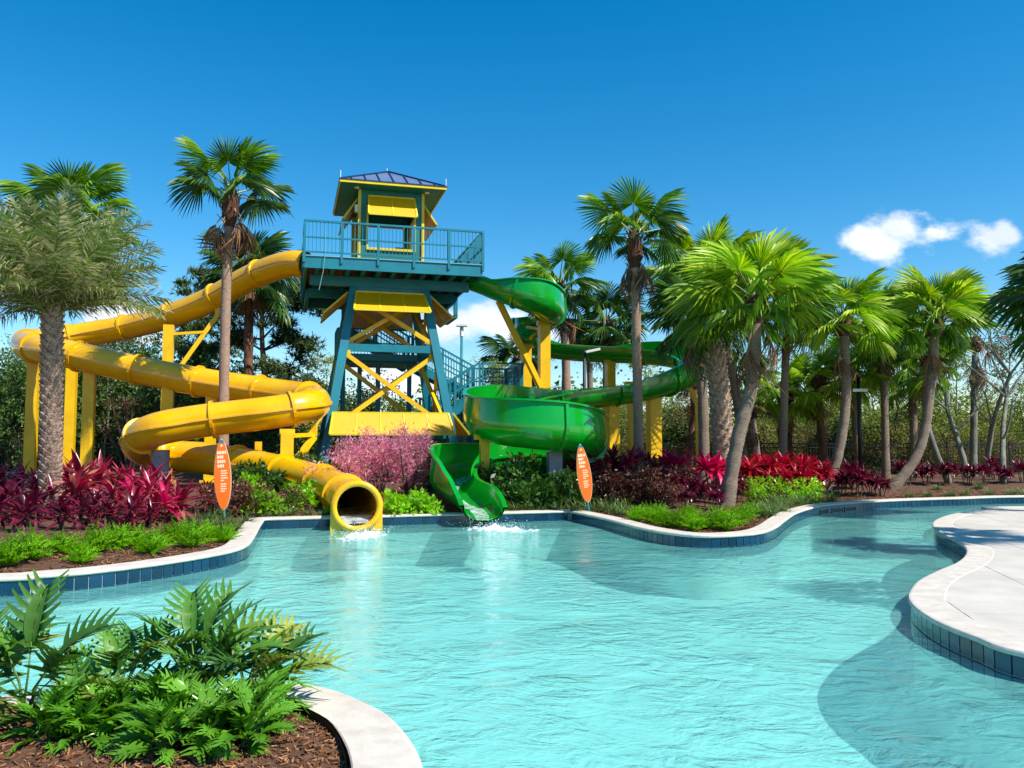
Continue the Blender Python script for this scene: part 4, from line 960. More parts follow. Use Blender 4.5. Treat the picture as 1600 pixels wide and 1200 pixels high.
# ================================================================== LOW PLANTS
def strap(Ls, Ws, bend, fold=.25, n=5, tipw=.0):
    """strap leaf along +X, arching down"""
    vs = []; x = z = 0.
    prof = (.35, .8, 1.0, .82, .45, .03) if n == 5 else (.4, 1.0, .7, .04)
    for k in range(n + 1):
        t = k / n; w_ = Ws / 2 * prof[k]; a = bend * t
        if k: x += Ls / n * math.cos(a); z -= Ls / n * math.sin(a)
        vs += [(x, -w_, z + w_ * fold), (x, 0, z), (x, w_, z + w_ * fold)]
    fs = []
    for k in range(n):
        o = 3 * k; fs += [(o, o + 3, o + 4, o + 1), (o + 1, o + 4, o + 5, o + 2)]
    return vs, fs
def rosette(mb, c, n, Ls, Ws, rnd, el=(80, -5), bend=(.3, 1.1), npts=3, fold=.3):
    for k in range(n):
        t = (k + .5) / n; az = k * 2.39996 + rnd.uniform(-.3, .3); e = R(el[0] + (el[1] - el[0]) * t + rnd.uniform(-10, 10))
        vs, fs = strap(Ls * rnd.uniform(.75, 1.1) * (.75 + .25 * math.sin(PI * t)), Ws * rnd.uniform(.8, 1.15), rnd.uniform(*bend), fold, npts)
        M = Matrix.Translation(c) @ Matrix.Rotation(az, 4, 'Z') @ Matrix.Rotation(-e, 4, 'Y') @ Matrix.Rotation(rnd.uniform(-.4, .4), 4, 'X')
        mb.add([M @ Vector(v) for v in vs], fs)
# --- red cordylines near the date palm: every leaf a piece of its own
LEAVES = {}
for m in ('ti_leaf', 'ti_leaf_hot', 'ti_leaf_dark', 'ti_leaf_red'):
    LEAVES[m] = []
    for s in range(5):
        mb = MB(); mb.add(*strap(.46, .085, .35 + .22 * s, .35)); LEAVES[m].append(mb.mesh('leaf', m, True))
def ti_plant(p, m, sc, heads, seed, nl=20):
    rnd = random.Random(seed); r = empty('cordyline', tuple(p)); st = MB(); tops = []
    for h in range(heads):
        a = h * 2.4 + seed; q = Vector((math.cos(a), math.sin(a), 0)) * (.0 if h == 0 else .16 * sc); hh = (.42 - .10 * h + rnd.uniform(-.05, .05)) * sc
        tops.append(q + Vector((0, 0, hh))); st.tube([q * .3 - Vector((0, 0, .06)), q + Vector((0, 0, hh))], [.018, .012], 6)
    st.build('cane', 'cane', r)
    for c in tops:
        for k in range(nl):
            t = (k + .5) / nl; az = k * 2.39996 + rnd.uniform(-.3, .3); e = R(82 - 92 * t + rnd.uniform(-10, 10))
            M = Matrix.Translation(c - Vector((0, 0, .16 * t * sc))) @ Matrix.Rotation(az, 4, 'Z') @ Matrix.Rotation(-e, 4, 'Y') @ Matrix.Rotation(rnd.uniform(-.4, .4), 4, 'X') @ Matrix.Scale(sc * rnd.uniform(.75, 1.1), 4)
            ob('leaf', rnd.choice(LEAVES[m]), r, M)
    return r
A_ = []; B_l = []; C_l = []
for k, (px, d, sc) in enumerate(((6, 17.2, 1.2), (40, 18.0, 1.15), (-25, 15.4, 1.1), (128, 15.6, 1.42), (108, 17.6, 1.25), (160, 17.4, 1.25), (195, 17.6, 1.2), (226, 17.0, 1.25), (262, 16.6, 1.25), (290, 16.0, 1.1), (236, 15.6, 1.1), (180, 15.0, 1.0), (214, 14.6, .9), (330, 17.6, 1.0), (150, 18.4, 1.2), (246, 18.2, 1.15), (60, 16.8, 1.0))):
    A_.append(ti_plant(col_at(px, d), 'ti_leaf', sc, 2, 100 + k, 26))
row_labels(A_, '%s of the crimson cordylines around the silvery date palm', 'plant', 'crimson cordylines left of the slides')
hot = [ti_plant(col_at(px, d), 'ti_leaf_hot', sc, 1, 140 + k, 22) for k, (px, d, sc) in enumerate(((206, 15.9, 1.05), (262, 15.3, 1.0)))]
row_labels(hot, '%s of two hot pink cordylines among the crimson ones', 'plant', 'hot pink cordylines left of the slides')
for k, (px, d, sc) in enumerate(((18, 13.4, .95), (62, 13.2, .95), (34, 14.4, 1.0), (100, 13.0, .85), (134, 13.3, .8), (170, 13.8, .8), (4, 12.5, .8), (86, 14.2, .9), (-10, 13.8, .95), (208, 13.8, .75), (120, 14.3, .9), (152, 14.4, .85), (240, 14.3, .7), (50, 12.5, .7))):
    B_l.append(ti_plant(col_at(px, d), 'ti_leaf_dark', sc, 2, 170 + k, 16))
row_labels(B_l, '%s of the low maroon cordylines above the left fern border', 'plant', 'low maroon cordylines')

# --- cordylines on the far right bank: one foliage mesh each, shared by look
def ti_mesh(m, seed, heads=4, Ls=.46, Ws=.085, hgt=.5):
    rnd = random.Random(seed); mb = MB(); st = MB()
    for h in range(heads):
        a = h * 2.4; q = Vector((math.cos(a), math.sin(a), 0)) * (.22 * (h > 0)); c = q + Vector((0, 0, hgt * rnd.uniform(.7, 1.1)))
        rosette(mb, c, 22, Ls, Ws, rnd, (84, -20)); st.tube([q * .4 - Vector((0, 0, .1)), c], [.018, .012], 5)
    return mb.mesh('foliage', m), st.mesh('cane', 'cane')
def place(name, meshes, p, sc, rz, sz=1.0):
    r = empty(name, tuple(p), rz); r.scale = (sc, sc, sc * sz)
    ob('foliage', meshes[0], r)
    if meshes[1]: ob('cane', meshes[1], r)
    return r
TIR = [ti_mesh('ti_leaf', 1), ti_mesh('ti_leaf', 2)]; TIH = [ti_mesh('ti_leaf_hot', 3, 2, .5, .1, .6)]; TIX = [ti_mesh('ti_leaf_red', 4), ti_mesh('ti_leaf_red', 5)]; TID = [ti_mesh('ti_leaf_dark', 6), ti_mesh('ti_leaf_dark', 7)]
rr = random.Random(5)
L1 = [place('cordyline', TIR[k % 2], col_at(px, d), sc, k, 1.2) for k, (px, d, sc) in enumerate(((893, 20.4, .95), (905, 22, 1.1), (935, 22.2, 1.2), (958, 22.6, 1.2), (978, 22.0, 1.2), (1002, 22.6, 1.15), (1024, 22.2, 1.15), (1040, 21.6, 1.1)))]
row_labels(L1, '%s of the magenta cordylines behind the right orange board', 'plant', 'magenta cordylines right of the green flume')
L2 = [place('cordyline', TIH[0], col_at(px, d), sc, k, 1.1) for k, (px, d, sc) in enumerate(((1064, 21.2, 1.3), (1118, 20.6, 1.4), (1130, 21.4, 1.2)))]
row_labels(L2, '%s of three tall hot pink cordylines left of the leaning palm', 'plant', 'hot pink cordylines on the right bank')
L3 = [place('cordyline', TIX[k % 2], col_at(px, d), sc, k, 1.15) for k, (px, d, sc) in enumerate(((1165, 22.2, 1.2), (1185, 23, 1.2), (1205, 22.6, 1.25), (1226, 23.2, 1.25), (1246, 23, 1.25), (1264, 23.4, 1.2), (1282, 23.4, 1.1), (1215, 21.6, 1.0), (1255, 22, 1.0)))]
row_labels(L3, '%s of the scarlet cordylines between the leaning and bent palms', 'plant', 'scarlet cordylines on the right bank')
L4 = [place('cordyline', TID[k % 2], col_at(px, d), sc, k) for k, (px, d, sc) in enumerate(((940, 21, .9), (965, 20.6, .9), (1055, 19.6, .8), (1085, 19.8, .9), (1105, 18.8, .7), (1068, 18.2, .55), (1118, 18, .6), (1040, 20.6, .9), (1150, 20.4, .8), (1312, 23.8, 1.0), (1335, 23.2, 1.0), (1355, 23.6, 1.0), (1330, 24.6, 1.1), (1372, 23.8, .9), (1412, 26, 1.0), (1445, 26.4, 1.0), (1478, 26.6, .9), (1508, 27, .9), (1535, 26.4, .85), (1565, 26.8, .9), (1595, 27, .9), (1425, 28, 1.0), (1550, 28.5, 1.0)))]
row_labels(L4, '%s of the dark burgundy cordylines low on the right bank', 'plant', 'burgundy cordylines on the right bank')

# --- leafy shrubs made of many small leaves in uneven clumps
def clump_mesh(name, m, seed, size, ncl, nleaf, ll, lw, lobes=7, hollow=.45, drift=.25):
    rnd = np.random.default_rng(seed); V = []; 
    lob = rnd.normal(0, 1, (lobes, 3)) * np.array([.32, .32, .28]) + np.array([0, 0, .55]); lob[:, 2] = np.clip(lob[:, 2], .25, .85)
    lr = rnd.uniform(.22, .42, lobes)
    for c in range(ncl):
        k = rnd.integers(lobes); d = rnd.normal(0, 1, 3); d /= np.linalg.norm(d)
        cc = lob[k] + d * lr[k] * (hollow + (1 - hollow) * rnd.random()); cc[2] = max(.04, cc[2])
        pts = cc + rnd.normal(0, drift * .28, (nleaf, 3))
        dirs = d * .6 + rnd.normal(0, .7, (nleaf, 3)) + np.array([0, 0, .15]); dirs /= np.linalg.norm(dirs, axis=1)[:, None]
        sd = np.cross(dirs, rnd.normal(0, 1, (nleaf, 3))); sd /= np.linalg.norm(sd, axis=1)[:, None]
        s_ = np.array(size); p = pts * s_; l_ = ll * rnd.uniform(.7, 1.3, (nleaf, 1)); w_ = lw * rnd.uniform(.7, 1.3, (nleaf, 1))
        q = np.stack([p, p + dirs * l_ * .5 + sd * w_ * .5, p + dirs * l_, p + dirs * l_ * .5 - sd * w_ * .5], 1); V.append(q.reshape(-1, 3))
    V = np.concatenate(V); V[:, 2] = np.maximum(V[:, 2], 0.0); n = len(V) // 4
    me = bpy.data.meshes.new(name); me.from_pydata(V.tolist(), [], np.arange(n * 4).reshape(-1, 4).tolist()); me.materials.append(MATS[m]); me.update()
    st = MB(); 
    for k in range(lobes):
        e = Vector((lob[k] * np.array(size)).tolist()); b_ = Vector((e.x * .15, e.y * .15, -.1))
        mid = b_.lerp(e, .5) + Vector((e.x * .1, e.y * .1, 0)); r_ = .028 * max(size[2], .5)
        st.tube([b_, mid, e], [r_, r_ * .6, r_ * .2], 5)
    return me, st.mesh('stems', 'bark_dark')
def shrub(name, meshes, p, sc, rz):
    r = empty(name, tuple(p), rz); r.scale = (sc[0], sc[0], sc[1]) if hasattr(sc, '__len__') else (sc, sc, sc)
    ob('foliage', meshes[0], r); ob('stems', meshes[1], r); return r
PINK = [clump_mesh('foliage', 'pink_leaf', s, (1.5, 1.2, 1.5), 200, 26, .12, .022, 9, .5) for s in (1, 2)]
tag(shrub('flowering_shrub', PINK[0], col_at(592, 20.6), (.86, .98), 0), 'rounded pink shrub beside the yellow tube outlet', 'shrub', 'pink shrubs under the tower')
tag(shrub('flowering_shrub', PINK[1], col_at(640, 21.0), (.74, 1.0), 2), 'rounded pink shrub nearest the green flume outlet', 'shrub', 'pink shrubs under the tower')
tag(shrub('flowering_shrub', PINK[1], col_at(552, 22.0), (.62, .86), 4), 'smallest pink shrub half hidden behind the yellow tube outlet', 'shrub', 'pink shrubs under the tower')
CRO = [clump_mesh('foliage', 'croton_leaf', s, (1.1, 1.0, .8), 110, 18, .09, .04) for s in (3, 4)]
cr_ = [shrub('croton_shrub', CRO[k % 2], col_at(px, d), (sc, sc), k) for k, (px, d, sc) in enumerate(((985, 20.2, 1), (1008, 19.6, .95), (1028, 19.2, .85), (960, 19.6, .85), (1000, 20.8, 1.05), (372, 17.4, .8), (396, 18.2, .8)))]
row_labels(cr_, '%s of the coppery croton shrubs on the bank', 'shrub', 'coppery croton shrubs')
LIM = [clump_mesh('foliage', 'lime_leaf', s, (.6, .6, .55), 46, 7, .15, .10, 5) for s in (5, 6)]
lm = [shrub('lime_plant', LIM[k % 2], base(px, py), sc, k) for k, (px, py, sc) in enumerate(((412, 790, .9), (398, 776, .95), (470, 796, .85), (478, 780, .8), (612, 806, .85), (642, 804, .85), (664, 805, .75), (628, 800, .6), (520, 806, .4)))]
row_labels(lm, '%s of the lime green leafy plants along the slide wall', 'plant', 'lime green plants by the slide outlets')
DKL = [clump_mesh('foliage', 'dark_leaf', s, (1.0, .9, .8), 90, 12, .16, .07, 6) for s in (7, 8)]
dk = [shrub('leafy_shrub', DKL[k % 2], col_at(px, d), sc, k) for k, (px, d, sc) in enumerate(((800, 19.4, .85), (822, 19.8, 1.0), (850, 19.4, .8), (878, 19.6, .9), (846, 20.8, 1.0), (810, 21.2, 1.1), (886, 20.8, .95), (795, 20.4, .9), (500, 21.8, 1.0), (478, 22.6, 1.0), (440, 23.4, 1.0), (384, 20.4, .8), (420, 20.8, .8), (690, 22.6, .8)))]
row_labels(dk, '%s of the glossy dark green shrubs behind the slide outlets', 'shrub', 'dark green shrubs by the slides')
YEL = [clump_mesh('foliage', 'lime_leaf', 9, (.8, .7, .6), 60, 8, .10, .05, 6)]
yl = [shrub('variegated_shrub', YEL[0], col_at(px, d), .85, k) for k, (px, d) in enumerate(((1178, 20.6), (1196, 21), (1242, 21.2), (1262, 21.4)))]
row_labels(yl, '%s of the yellow-green shrubs in front of the scarlet cordylines', 'shrub', 'yellow-green shrubs on the right bank')

# --- feathery ferns
def fern_mesh(seed, n=44, L0=.42):
    rnd = random.Random(seed); mb = MB()
    for k in range(n):
        az = k * 2.39996; e = R(88 - 56 * (k / n) ** .8 + rnd.uniform(-8, 8)); Ls = L0 * rnd.uniform(.7, 1.1); b_ = rnd.uniform(.3, .9)
        M = Matrix.Rotation(az, 4, 'Z') @ Matrix.Rotation(-e, 4, 'Y'); x = z = 0
        for j in range(22):
            t = j / 21; a = b_ * t; x += Ls / 22 * math.cos(a); z -= Ls / 22 * math.sin(a)
            w_ = .055 * math.sin(PI * (.15 + .82 * t)) ; p = Vector((x, 0, z))
            for q in range(4):
                an = rnd.uniform(0, 2 * PI); d = Vector((.55, math.cos(an), math.sin(an))).normalized(); s_ = d.orthogonal().normalized() * .008
                mb.add([M @ (p - s_), M @ (p + s_), M @ (p + d * w_)], [(0, 1, 2)])
    for v in range(len(mb.v)):
        if mb.v[v][2] < 0: mb.v[v] = (mb.v[v][0], mb.v[v][1], 0.0)
    return mb.mesh('fronds', 'fern_leaf')
FERN = [fern_mesh(s) for s in range(3)]
def fern(p, sc, rz, k):
    r = ob('fern', FERN[k % 3]); r.location = p; r.rotation_euler = (0, 0, rz); r.scale = (sc * .86, sc * .86, sc * .92); return r
fl = [fern(base(px, py), sc, k * 1.7, k) for k, (px, py, sc) in enumerate(((-20, 886, 1), (14, 890, 1.15), (48, 884, 1.2), (98, 872, 1.0), (128, 882, .85), (152, 868, 1.15), (182, 864, 1.1), (210, 856, .95), (238, 866, 1.1), (272, 850, 1.15), (298, 856, 1.15), (322, 846, 1.05), (350, 848, .95)))]
row_labels(fl, '%s of the bright feathery ferns bordering the left pool edge', 'fern', 'bright ferns along the left pool edge')
fr_ = [fern(base(px, py), sc, k * 2.1, k) for k, (px, py, sc) in enumerate(((998, 815, 1.05), (1018, 818, 1.1), (1040, 824, 1.1), (1062, 826, 1.1), (1086, 830, 1.1), (1108, 828, 1.15), (1136, 830, 1.2), (1150, 822, 1.1), (1164, 814, 1.1), (1176, 806, 1.0), (1124, 820, 1.0), (1075, 818, 1.0), (1030, 810, .95)))]
row_labels(fr_, '%s of the bright feathery ferns bordering the right planted point', 'fern', 'bright ferns along the right pool edge')

# --- grassy border tufts
def tuft_mesh(seed, n=90, L0=.42):
    rnd = random.Random(seed); mb = MB()
    for k in range(n):
        vs, fs = strap(L0 * rnd.uniform(.6, 1.15), .016, rnd.uniform(.6, 1.7), .2, 3); az = rnd.uniform(0, 2 * PI); e = R(rnd.uniform(48, 86)); o = Vector((rnd.gauss(0, .06), rnd.gauss(0, .06), 0))
        M = Matrix.Translation(o) @ Matrix.Rotation(az, 4, 'Z') @ Matrix.Rotation(-e, 4, 'Y'); mb.add([M @ Vector(v) for v in vs], fs)
    return mb.mesh('blades', 'grass_leaf')
TUFT = [tuft_mesh(s) for s in range(3)]
def tuft(p, sc, rz, k):
    r = ob('grass_tuft', TUFT[k % 3]); r.location = p; r.rotation_euler = (0, 0, rz); r.scale = (sc, sc, sc); return r
tl = [tuft(base(px, py), sc, k, k) for k, (px, py, sc) in enumerate(((302, 826, 1), (322, 818, 1), (338, 812, 1), (352, 822, 1), (362, 806, 1), (318, 832, .9), (344, 834, .9), (366, 830, .8), (380, 806, .9), (386, 818, .8), (330, 804, 1)))]
row_labels(tl, '%s of the grey-green grass tufts below the left orange board', 'grass tuft', 'grass tufts below the left board')
tm = [tuft(base(px, py), sc, k, k) for k, (px, py, sc) in enumerate(((404, 804, .7), (430, 803, .7), (456, 806, .7), (418, 808, .55), (444, 809, .55), (482, 806, .6), (500, 808, .5)))]
row_labels(tm, '%s of the small grass tufts left of the yellow tube outlet', 'grass tuft', 'grass tufts by the yellow outlet')
tr2 = [tuft(base(px, py), sc, k, k) for k, (px, py, sc) in enumerate(((800, 800, .9), (822, 799, .9), (846, 799, .9), (872, 799, .9), (898, 800, 1), (920, 800, 1), (940, 800, 1), (960, 803, 1), (978, 806, 1), (950, 796, 1), (975, 796, 1)))]
row_labels(tr2, '%s of the grass tufts at the foot of the right orange board', 'grass tuft', 'grass tufts below the right board')
tr3 = [tuft(base(px, py), sc, k, k) for k, (px, py, sc) in enumerate(((1182, 808, 1.1), (1196, 800, 1.1), (1212, 796, 1.1), (1228, 792, 1.1), (1246, 790, 1.1), (1262, 788, 1.1), (1200, 808, 1), (1222, 802, 1), (1280, 786, 1.1), (1240, 784, 1.1), (1300, 784, 1.1), (1216, 788, 1.1)))]
row_labels(tr3, '%s of the grass tufts right of the leaning palm at the inlet', 'grass tuft', 'grass tufts along the inlet')
tr4 = [tuft(base(px, py), sc, k, k) for k, (px, py, sc) in enumerate(((1420, 778, .8), (1450, 777, .8), (1486, 776, .8), (1510, 775, .8), (1545, 775, .9), (1580, 774, .9), (1598, 775, .9), (1465, 772, .8), (1530, 770, .8)))]
row_labels(tr4, '%s of the sparse tufts on the mulch at far right', 'grass tuft', 'sparse tufts at the far right')

# --- foreground philodendrons: each lobed leaf is a piece with its stalk
def phil_leaf(seed, m, L0=.30, W0=.12, lobes=7):
    rnd = random.Random(seed); mb = MB(); bend = rnd.uniform(.5, 1.3); pts = []; x = z = 0.; n = 18
    for k in range(n + 1):
        t = k / n; a = bend * t ** 1.3
        if k: x += L0 / n * math.cos(a); z -= L0 / n * math.sin(a)
        pts.append(Vector((x, 0, z)))
    # blade along the midrib, then finger lobes on both sides
    vs = []; 
    for k in range(n + 1):
        t = k / n; w_ = .032 * math.sin(PI * min(1, .12 + .86 * t)) + (.012 if t < .95 else 0)
        vs += [pts[k] + Vector((0, -w_, w_ * .45)), pts[k], pts[k] + Vector((0, w_, w_ * .45))]
    for i in range(lobes):
        t = .03 + .84 * i / (lobes - 1); f = t * n; k = min(n - 1, int(f)); p = pts[k].lerp(pts[k + 1], f - k); tg = (pts[k + 1] - pts[k]).normalized(); up = Vector((-tg.z, 0, tg.x))
        ln = W0 * (.62 + .75 * math.sin(PI * min(1, .22 + .66 * t))) * rnd.uniform(.88, 1.1); hb = L0 / lobes * .52
        for sd in (-1, 1):
            fw = (.30 + .75 * t) if i else -.45
            d = (tg * fw + Vector((0, sd, 0)) + up * .4).normalized(); o = len(vs)
            q = p + d * ln * .55 - Vector((0, 0, .006)); e = p + d * ln + tg * ln * .12 - Vector((0, 0, .022 * rnd.uniform(.4, 1.6)))
            vs += [p - tg * hb, p + tg * hb, q + tg * hb * .92, q - tg * hb * .80, e + tg * hb * .30, e - tg * hb * .34, p + Vector((0, 0, .001)), q + up * -.005]
            mb.f += [(o, o + 6, o + 7, o + 3), (o + 6, o + 1, o + 2, o + 7), (o + 3, o + 7, o + 5), (o + 7, o + 2, o + 4), (o + 7, o + 4, o + 5)]
    mb.f += [f for k in range(n) for f in ((3 * k, 3 * k + 3, 3 * k + 4, 3 * k + 1), (3 * k + 1, 3 * k + 4, 3 * k + 5, 3 * k + 2))]
    mb.v = [tuple(v) for v in vs]
    # weld lobes and midrib into one island so that a leaf has one colour
    me = bpy.data.meshes.new('leaf'); me.from_pydata(mb.v, [], mb.f); bm_ = bmesh.new(); bm_.from_mesh(me); bmesh.ops.remove_doubles(bm_, verts=bm_.verts[:], dist=.0022); bm_.to_mesh(me); bm_.free()
    me.materials.append(MATS[m]); me.polygons.foreach_set('use_smooth', [True] * len(me.polygons)); me.update()
    return me
PHL = [phil_leaf(s, 'philodendron_leaf') for s in range(6)]; PHM = [phil_leaf(s + 10, 'lime_philodendron', .2, .07, 7) for s in range(4)]
def philo(p, specs, seed, text, meshes=PHL):
    rnd = random.Random(seed); r = empty('philodendron', tuple(p)); tag(r, text, 'plant', 'philodendrons in the near bed')
    for (az, el, Ls, sc) in specs:
        Ls *= .62; sc *= .82
        d = Vector((math.cos(R(az)) * math.cos(R(el)), math.sin(R(az)) * math.cos(R(el)), math.sin(R(el))))
        e = d * Ls; mid = e * .5 + Vector((-d.x * .04, -d.y * .04, .04 * Ls)); b_ = Vector((rnd.uniform(-.05, .05), rnd.uniform(-.05, .05), -.03))
        el2 = R(min(86, el + rnd.uniform(-18, 6)))
        M = Matrix.Translation(e) @ Matrix.Rotation(R(az) + rnd.uniform(-.25, .25), 4, 'Z') @ Matrix.Rotation(-el2, 4, 'Y') @ Matrix.Rotation(rnd.uniform(-.6, .6), 4, 'X') @ Matrix.Scale(sc, 4)
        lf = ob('leaf', rnd.choice(meshes), r, M)
        sk = MB(); Mi = M.inverted(); sk.tube([Mi @ b_, Mi @ mid, Mi @ e], [.008 / sc, .006 / sc, .004 / sc], 5); ob('stalk', sk.mesh('stalk', 'stalk_green', True), lf)
    return r
def fan_specs(n, seed, el=(85, 15), Ls=(.3, .55), sc=(.8, 1.15)):
    rnd = random.Random(seed); return [(k * 137.5 + rnd.uniform(-15, 15), el[0] + (el[1] - el[0]) * ((k + .5) / n) + rnd.uniform(-6, 6), rnd.uniform(*Ls), rnd.uniform(*sc)) for k in range(n)]
def nb_(px, d): x = (px - 800) / FPX * d; return Vector((x, d, .24))
philo(nb_(58, 4.75), [(95, 84, .62, 1.35), (10, 62, .55, 1.25), (165, 66, .52, 1.2), (200, 74, .55, 1.1), (-30, 55, .5, 1.1), (150, 45, .42, 1.0), (240, 50, .4, .9), (-80, 40, .35, .8), (60, 45, .36, .8)], 1, 'tall philodendron with upright leaves at the left of the near bed')
philo(nb_(-18, 4.9), [(20, 72, .55, 1.2), (-10, 58, .5, 1.1), (40, 60, .55, 1.1), (-40, 50, .45, 1.1), (100, 70, .5, 1.0)] + fan_specs(6, 71), 2, 'philodendron cut by the left edge of the picture')
philo(nb_(205, 4.95), [(170, 52, .42, 1.05), (20, 50, .5, 1.2), (150, 30, .40, 1.1), (60, 62, .42, 1.1), (110, 58, .42, 1.0)] + fan_specs(13, 72, (70, 8), (.22, .40), (.75, 1.1)), 3, 'spreading philodendron between the tall one and the bushy one')
philo(nb_(318, 5.0), [(135, 76, .58, 1.25), (75, 74, .60, 1.3), (30, 58, .55, 1.25), (8, 44, .56, 1.3), (-8, 34, .60, 1.15), (165, 58, .52, 1.2), (50, 66, .55, 1.2), (100, 66, .5, 1.2), (20, 30, .45, 1.05)] + fan_specs(16, 73, (76, 6), (.25, .48), (.85, 1.2)), 4, 'bushy philodendron in the middle of the near bed')
philo(nb_(392, 4.95), [(20, 48, .42, 1.15), (0, 32, .46, 1.15), (40, 40, .40, 1.1), (-20, 30, .34, 1.0), (60, 60, .46, 1.1)] + fan_specs(14, 74, (74, 6), (.2, .42), (.8, 1.1)), 5, 'philodendron rightmost in the near bed, beside the white coping')
philo(nb_(140, 4.6), fan_specs(14, 75, (70, 5), (.15, .34), (.7, 1.0)), 6, 'low philodendron in front of the tall one')
for k, (px, d, t) in enumerate(((262, 4.55, 'first'), (318, 4.5, 'second'), (372, 4.5, 'third'), (418, 4.6, 'fourth'), (210, 4.5, 'leftmost'), (340, 4.3, 'nearest'), (150, 4.35, 'second from left'), (95, 4.3, 'far left'), (400, 4.3, 'far right'), (270, 4.2, 'front middle'))):
    philo(nb_(px, d), fan_specs(20, 80 + k, (84, 8), (.10, .24), (.8, 1.2)), 20 + k, 'low light green philodendron seedling, %s in front of the bushy one' % t, PHM)

# --- bark mulch chips lying on the beds
def chips(name, pts, label, sz=(.02, .07)):
    rnd = random.Random(3); mb = MB()
    for (x, y, z) in pts:
        a = rnd.uniform(0, 2 * PI); l_ = rnd.uniform(*sz); w_ = l_ * rnd.uniform(.1, .28); d = Vector((math.cos(a), math.sin(a), rnd.uniform(-.35, .35))) * l_ / 2; s_ = Vector((-math.sin(a), math.cos(a), rnd.uniform(-.4, .4))) * w_ / 2; c = Vector((x, y, z + .006 + abs(d.z))); u = Vector((0, 0, .004))
        mb.add([c - d - s_ + u, c + d - s_ * .6 + u, c + d + s_ + u, c - d + s_ * .7 + u, c - d - u, c + d - u], [(0, 1, 2, 3), (0, 4, 5, 1), (3, 2, 5, 4), (0, 3, 4), (1, 5, 2)])
    o = mb.build(name, 'mulch_chip'); tag(o, label, 'mulch', kind='stuff')
rnd = random.Random(12); pc = []
while len(pc) < 9000:
    x = rnd.uniform(-4.2, -.5); y = rnd.uniform(3.6, 5.5)
    pc.append((x, y))
q = np.array(pc); q = q[inside(np.array(loopC), q)]; z = zC([tuple(a) for a in q])
chips('mulch', [(a[0], a[1], b) for a, b in zip(q, z)], 'brown shredded bark in the near planting bed', (.012, .05))
idx = [i for i in range(len(PA)) if abs(PA[i, 0]) < 18]
pc = []
for _ in range(11000):
    i = rnd.choice(idx); o = .33 + abs(rnd.gauss(0, .9)); pc.append((PA[i, 0] + nA[i, 0] * o + rnd.uniform(-.1, .1), PA[i, 1] + nA[i, 1] * o + rnd.uniform(-.1, .1)))
q = np.array(pc); q = q[inside(LA, q)]; 
dmn = np.array([np.min(np.hypot(SA[:, 0] - a, SA[:, 1] - b)) for a, b in q]); q = q[dmn > .33]
chips('mulch', [(a[0], a[1], b) for a, b in zip(q, gzs(q))], 'brown bark chips scattered over the far planted bank', (.03, .11))

# ================================================================== BACKGROUND: thicket, pines, bare trees, fence
BSH = [clump_mesh('foliage', 'bush_leaf', 20 + s, (4.4, 3.6, 4.6), 270, 26, .15, .07, 11, .25, .14) for s in range(3)]
BSD = [clump_mesh('foliage', 'bush_leaf_dark', 30 + s, (4.4, 3.6, 4.6), 320, 26, .16, .08, 11, .3, .14) for s in range(3)]
BSY = [clump_mesh('foliage', 'bush_leaf_dry', 40 + s, (4.0, 3.2, 3.8), 220, 20, .14, .055, 9, .3, .2) for s in range(2)]
rnd = random.Random(21); bl = []; bd = []; bc = []; by_ = []
for k in range(21):
    px = 990 + k * 31 + rnd.uniform(-10, 10); d = rnd.choice((35, 37.5, 40, 43)); h = rnd.uniform(.42, .98) * (d / 40)
    bl.append(shrub('wild_shrub', (BSH + BSD[:1] + BSH[:2])[k % 6], col_at(px, d), (rnd.uniform(.65, 1.15), h), rnd.uniform(0, 6)))
for k in range(7):
    px = 1020 + k * 92 + rnd.uniform(-20, 20); by_.append(shrub('wild_shrub', BSY[k % 2], col_at(px, 33.5), (rnd.uniform(.6, .8), rnd.uniform(.45, .7)), rnd.uniform(0, 6)))
for k in range(17):
    px = -30 + k * 32 + rnd.uniform(-10, 10); d = rnd.choice((36, 39, 42)); h = rnd.uniform(.85, 1.15) * (1.15 if px < 300 else .85)
    bd.append(shrub('wild_shrub', BSD[k % 3], col_at(px, d), (rnd.uniform(.85, 1.1), h), rnd.uniform(0, 6)))
for k in range(12):
    px = 520 + k * 42 + rnd.uniform(-10, 10); d = rnd.choice((37, 40, 43)); bc.append(shrub('wild_shrub', (BSD + BSH)[k % 6], col_at(px, d), (rnd.uniform(.7, 1.0), rnd.uniform(.55, .82)), rnd.uniform(0, 6)))
row_labels(bl, '%s of the olive green wild shrubs in the right background thicket', 'shrub', 'olive wild shrubs at the right back')
row_labels(by_, '%s of the dry brownish shrubs in front of the right thicket', 'shrub', 'dry wild shrubs at the right back')
row_labels(bd, '%s of the dark wild shrubs behind the yellow tube slide', 'shrub', 'dark wild shrubs at the left back')
row_labels(bc, '%s of the wild shrubs seen behind tower and green flume', 'shrub', 'wild shrubs behind the slides')
